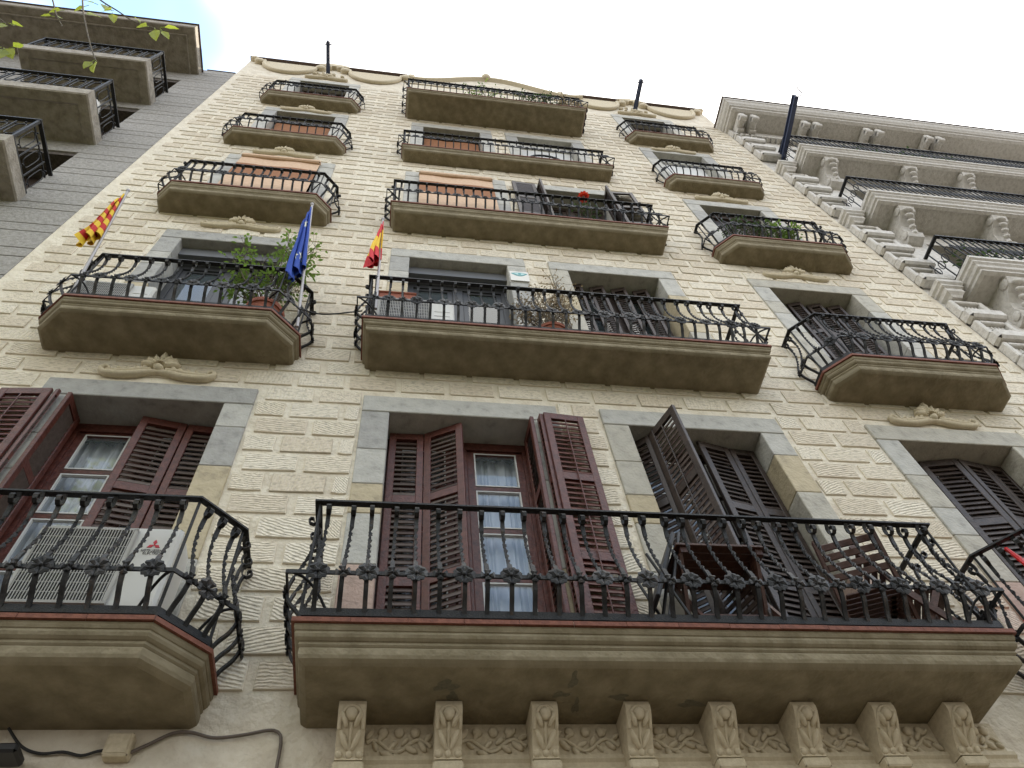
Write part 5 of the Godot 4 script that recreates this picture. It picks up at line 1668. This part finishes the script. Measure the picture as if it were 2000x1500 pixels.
		g.bevel(Vector3(q[0], q[1] + 0.08, 0.36), Vector3(2.2, 0.16, 0.2), 0.02)
		put(t, "trough", g.mesh(), M.terracotta)

func smooth(p: Array) -> PackedVector3Array:
	var c := Curve3D.new()
	for i in p.size():
		var tn: Vector3 = (p[mini(i + 1, p.size() - 1)] - p[maxi(i - 1, 0)]) / 6.0
		c.add_point(p[i], -tn, tn)
	c.bake_interval = 0.025
	return c.get_baked_points()

func make_added_shade_trees() -> void:
	# unseen trees added behind the viewer to shade the foot of the fronts
	var spots := [[-1.2, 6.6, "unseen shade tree added behind the viewer, next to the one hanging into view"], [4.6, 6.4, "unseen shade tree added behind the viewer, farthest towards the carved stone house"]]
	for q in spots:
		var c := Vector3(q[0], 0.0, q[1])
		var t := thing("street_tree", c, q[2], "tree", "street trees")
		var g := G.new()
		g.tube(smooth([c, c + Vector3(0.1, 2.5, 0), c + Vector3(-0.05, 5, 0.1), c + Vector3(0.1, 8.0, 0)]), PackedFloat32Array([0.17, 0.16, 0.14, 0.12, 0.1]), 9)
		put(t, "trunk", g.mesh(), M.bark)
		for k in 5:
			g = G.new()
			var a := TAU * k / 5.0
			g.tube(smooth([c + Vector3(0, 3.4 + 0.5 * k, 0), c + Vector3(cos(a) * 0.9, 5.0 + 0.5 * k, sin(a) * 0.7), c + Vector3(cos(a) * 2.0, 6.2 + 0.5 * k, sin(a) * 1.4)]), PackedFloat32Array([0.07, 0.05, 0.04, 0.03, 0.02]), 6)
			put(t, "limb", g.mesh(), M.bark)
		g = G.new()
		for k in 7000:
			var d := Vector3(rng.randfn(0, 1), rng.randfn(0, 1), rng.randfn(0, 1)).normalized() * pow(rng.randf(), 0.4)
			var p := c + Vector3(d.x * 2.8, 6.6 + d.y * 2.6, d.z * 1.7)
			if sin(p.x * 2.3 + q[0]) + sin(p.y * 2.9) + sin(p.z * 2.1) > 1.3: continue
			var px := pix(p)
			if p.z < 4.7 or (px.z > 0 and px.x > -80 and px.x < 2080 and px.y > -80 and px.y < 1580): continue
			leaf_shape(g, p, Vector3(rng.randf_range(-1, 1), rng.randf_range(-1, 0.4), rng.randf_range(-1, 1)).normalized(), Vector3(rng.randf_range(-0.5, 0.5), 1, rng.randf_range(-0.5, 0.5)).normalized(), 0.19, 0.13)
		put(t, "crown", g.mesh(), M.leaf, Transform3D(), "stuff")

# ------------------------------------------------------------------ street tree whose twigs hang into view
func make_tree() -> void:
	var t := thing("street_tree", Vector3(-5.6, 0.13, 4.3), "street tree whose young leafy twigs hang in at the top left corner", "tree", "street trees")
	var g := G.new()
	g.tube(smooth([Vector3(-5.6, 0.1, 4.3), Vector3(-5.55, 2.5, 4.28), Vector3(-5.6, 5.0, 4.2), Vector3(-5.5, 8.0, 4.1), Vector3(-5.4, 11.0, 4.0)]), PackedFloat32Array([0.17, 0.16, 0.15, 0.15, 0.14, 0.14, 0.13, 0.13, 0.12, 0.12, 0.11]), 10)
	put(t, "trunk", g.mesh(), M.bark)
	var limbs := [
		[Vector3(-5.55, 6.5, 4.15), Vector3(-5.0, 9.2, 3.4), Vector3(-4.3, 10.9, 2.8), Vector3(-3.66, 11.3, 2.5)],
		[Vector3(-5.55, 5.8, 4.2), Vector3(-4.9, 7.6, 3.2), Vector3(-4.2, 8.8, 2.6), Vector3(-3.85, 9.35, 2.5)],
		[Vector3(-5.5, 7.5, 4.1), Vector3(-6.3, 9.5, 4.9), Vector3(-7.2, 10.8, 5.4)],
		[Vector3(-5.5, 7.0, 4.1), Vector3(-5.2, 9.0, 5.2), Vector3(-4.6, 10.4, 6.2)]]
	for l in limbs:
		g = G.new()
		var path := smooth(l)
		var r := PackedFloat32Array()
		for i in path.size(): r.append(lerpf(0.06, 0.012, float(i) / path.size()))
		g.tube(path, r, 7)
		put(t, "limb", g.mesh(), M.bark)
	var twigs := [
		[Vector3(-4.1, 11.0, 2.6), Vector3(-3.79, 10.54, 2.5), Vector3(-3.35, 9.55, 2.5), Vector3(-3.05, 8.92, 2.5)],
		[Vector3(-3.75, 11.25, 2.5), Vector3(-3.23, 9.86, 2.5), Vector3(-2.93, 9.1, 2.5), Vector3(-2.59, 8.26, 2.5), Vector3(-2.38, 7.77, 2.5)],
		[Vector3(-3.70, 11.25, 2.5), Vector3(-3.29, 10.53, 2.5), Vector3(-2.98, 10.05, 2.5), Vector3(-2.69, 9.59, 2.5), Vector3(-2.45, 9.37, 2.5)],
		[Vector3(-3.95, 9.3, 2.52), Vector3(-3.6, 9.0, 2.5), Vector3(-3.42, 8.75, 2.5)],
		[Vector3(-4.1, 9.0, 2.55), Vector3(-3.45, 8.25, 2.5), Vector3(-3.05, 7.85, 2.5)]]
	for l in twigs:
		g = G.new()
		var path := smooth(l)
		var r := PackedFloat32Array()
		for i in path.size(): r.append(lerpf(0.011, 0.005, float(i) / path.size()))
		g.tube(path, r, 5)
		put(t, "twig", g.mesh(), M.bark)
	# position, hanging direction, length
	var leaves := [
		[-3.2, 10.35, 0.3, -0.9, 0.16], [-3.25, 10.3, -0.5, -0.7, 0.13], [-3.02, 10.05, -0.25, -1.0, 0.17], [-3.0, 9.95, 0.3, -0.8, 0.14], [-2.98, 9.6, -0.3, -1.0, 0.15],
		[-3.3, 10.2, -0.9, -0.4, 0.12], [-3.35, 9.75, -0.6, -0.8, 0.13], [-3.12, 9.7, 0.4, -0.9, 0.12], [-3.28, 9.35, -0.5, -0.8, 0.11], [-3.2, 9.3, 0.3, -1.0, 0.1],
		[-2.45, 9.4, 0.25, -0.95, 0.17], [-2.5, 9.42, -0.35, -0.9, 0.16], [-2.42, 9.45, 0.9, 0.2, 0.13], [-2.62, 9.55, -0.5, 0.8, 0.1], [-2.4, 9.38, 0.6, -0.6, 0.12],
		[-2.38, 7.78, 0.1, -1.0, 0.13], [-2.39, 7.78, -0.25, -1.0, 0.11],
		[-3.05, 7.85, -0.35, -0.9, 0.2], [-3.02, 7.83, 0.15, -1.0, 0.22], [-3.04, 7.85, 0.55, -0.75, 0.18], [-3.1, 7.9, -0.9, 0.1, 0.14], [-3.0, 7.85, 0.9, -0.2, 0.1],
		[-3.42, 8.75, 0.1, -1.0, 0.16], [-3.44, 8.77, -0.5, -0.9, 0.15], [-3.4, 8.77, 0.8, -0.4, 0.13], [-3.36, 8.72, 0.5, -0.8, 0.12]]
	for q in leaves:
		g = G.new()
		var d := Vector3(q[2], q[3], rng.randf_range(-0.4, 0.4)).normalized()
		var c := Vector3(q[0], q[1], 2.5)
		g.tube(PackedVector3Array([c, c + d * 0.04]), PackedFloat32Array([0.0035]), 4)
		leaf_shape(g, c + d * 0.035, d, Vector3(rng.randf_range(-0.6, 0.6), 0.5, 0.8).normalized(), q[4], q[4] * 0.62)
		put(t, "leaf", g.mesh(), M.young_leaf)
	# the rest of the crown, out of the picture
	g = G.new()
	for k in 5200:
		var l: Array = limbs[2 + k % 2] if k % 5 else limbs[0]
		var s := rng.randf_range(0.3, 1.15)
		var c: Vector3 = l[0].lerp(l[-1], s) + Vector3(rng.randfn(0, 0.7), rng.randfn(0, 0.7), rng.randfn(0, 0.7))
		if k % 5 == 0: c = Vector3(-5.4, 11.2, 4.1) + Vector3(rng.randfn(0, 0.9), rng.randfn(0, 0.8), rng.randfn(0, 0.9))
		var px := pix(c)
		if px.z > 0 and px.x > -60 and px.x < 2060 and px.y > -60 and px.y < 1560: continue
		leaf_shape(g, c, Vector3(rng.randf_range(-1, 1), rng.randf_range(-1, 0.4), rng.randf_range(-1, 1)).normalized(), Vector3(rng.randf_range(-0.5, 0.5), 1, rng.randf_range(-0.5, 0.5)).normalized(), 0.14, 0.09)
	put(t, "crown", g.mesh(), M.young_leaf, Transform3D(), "stuff")
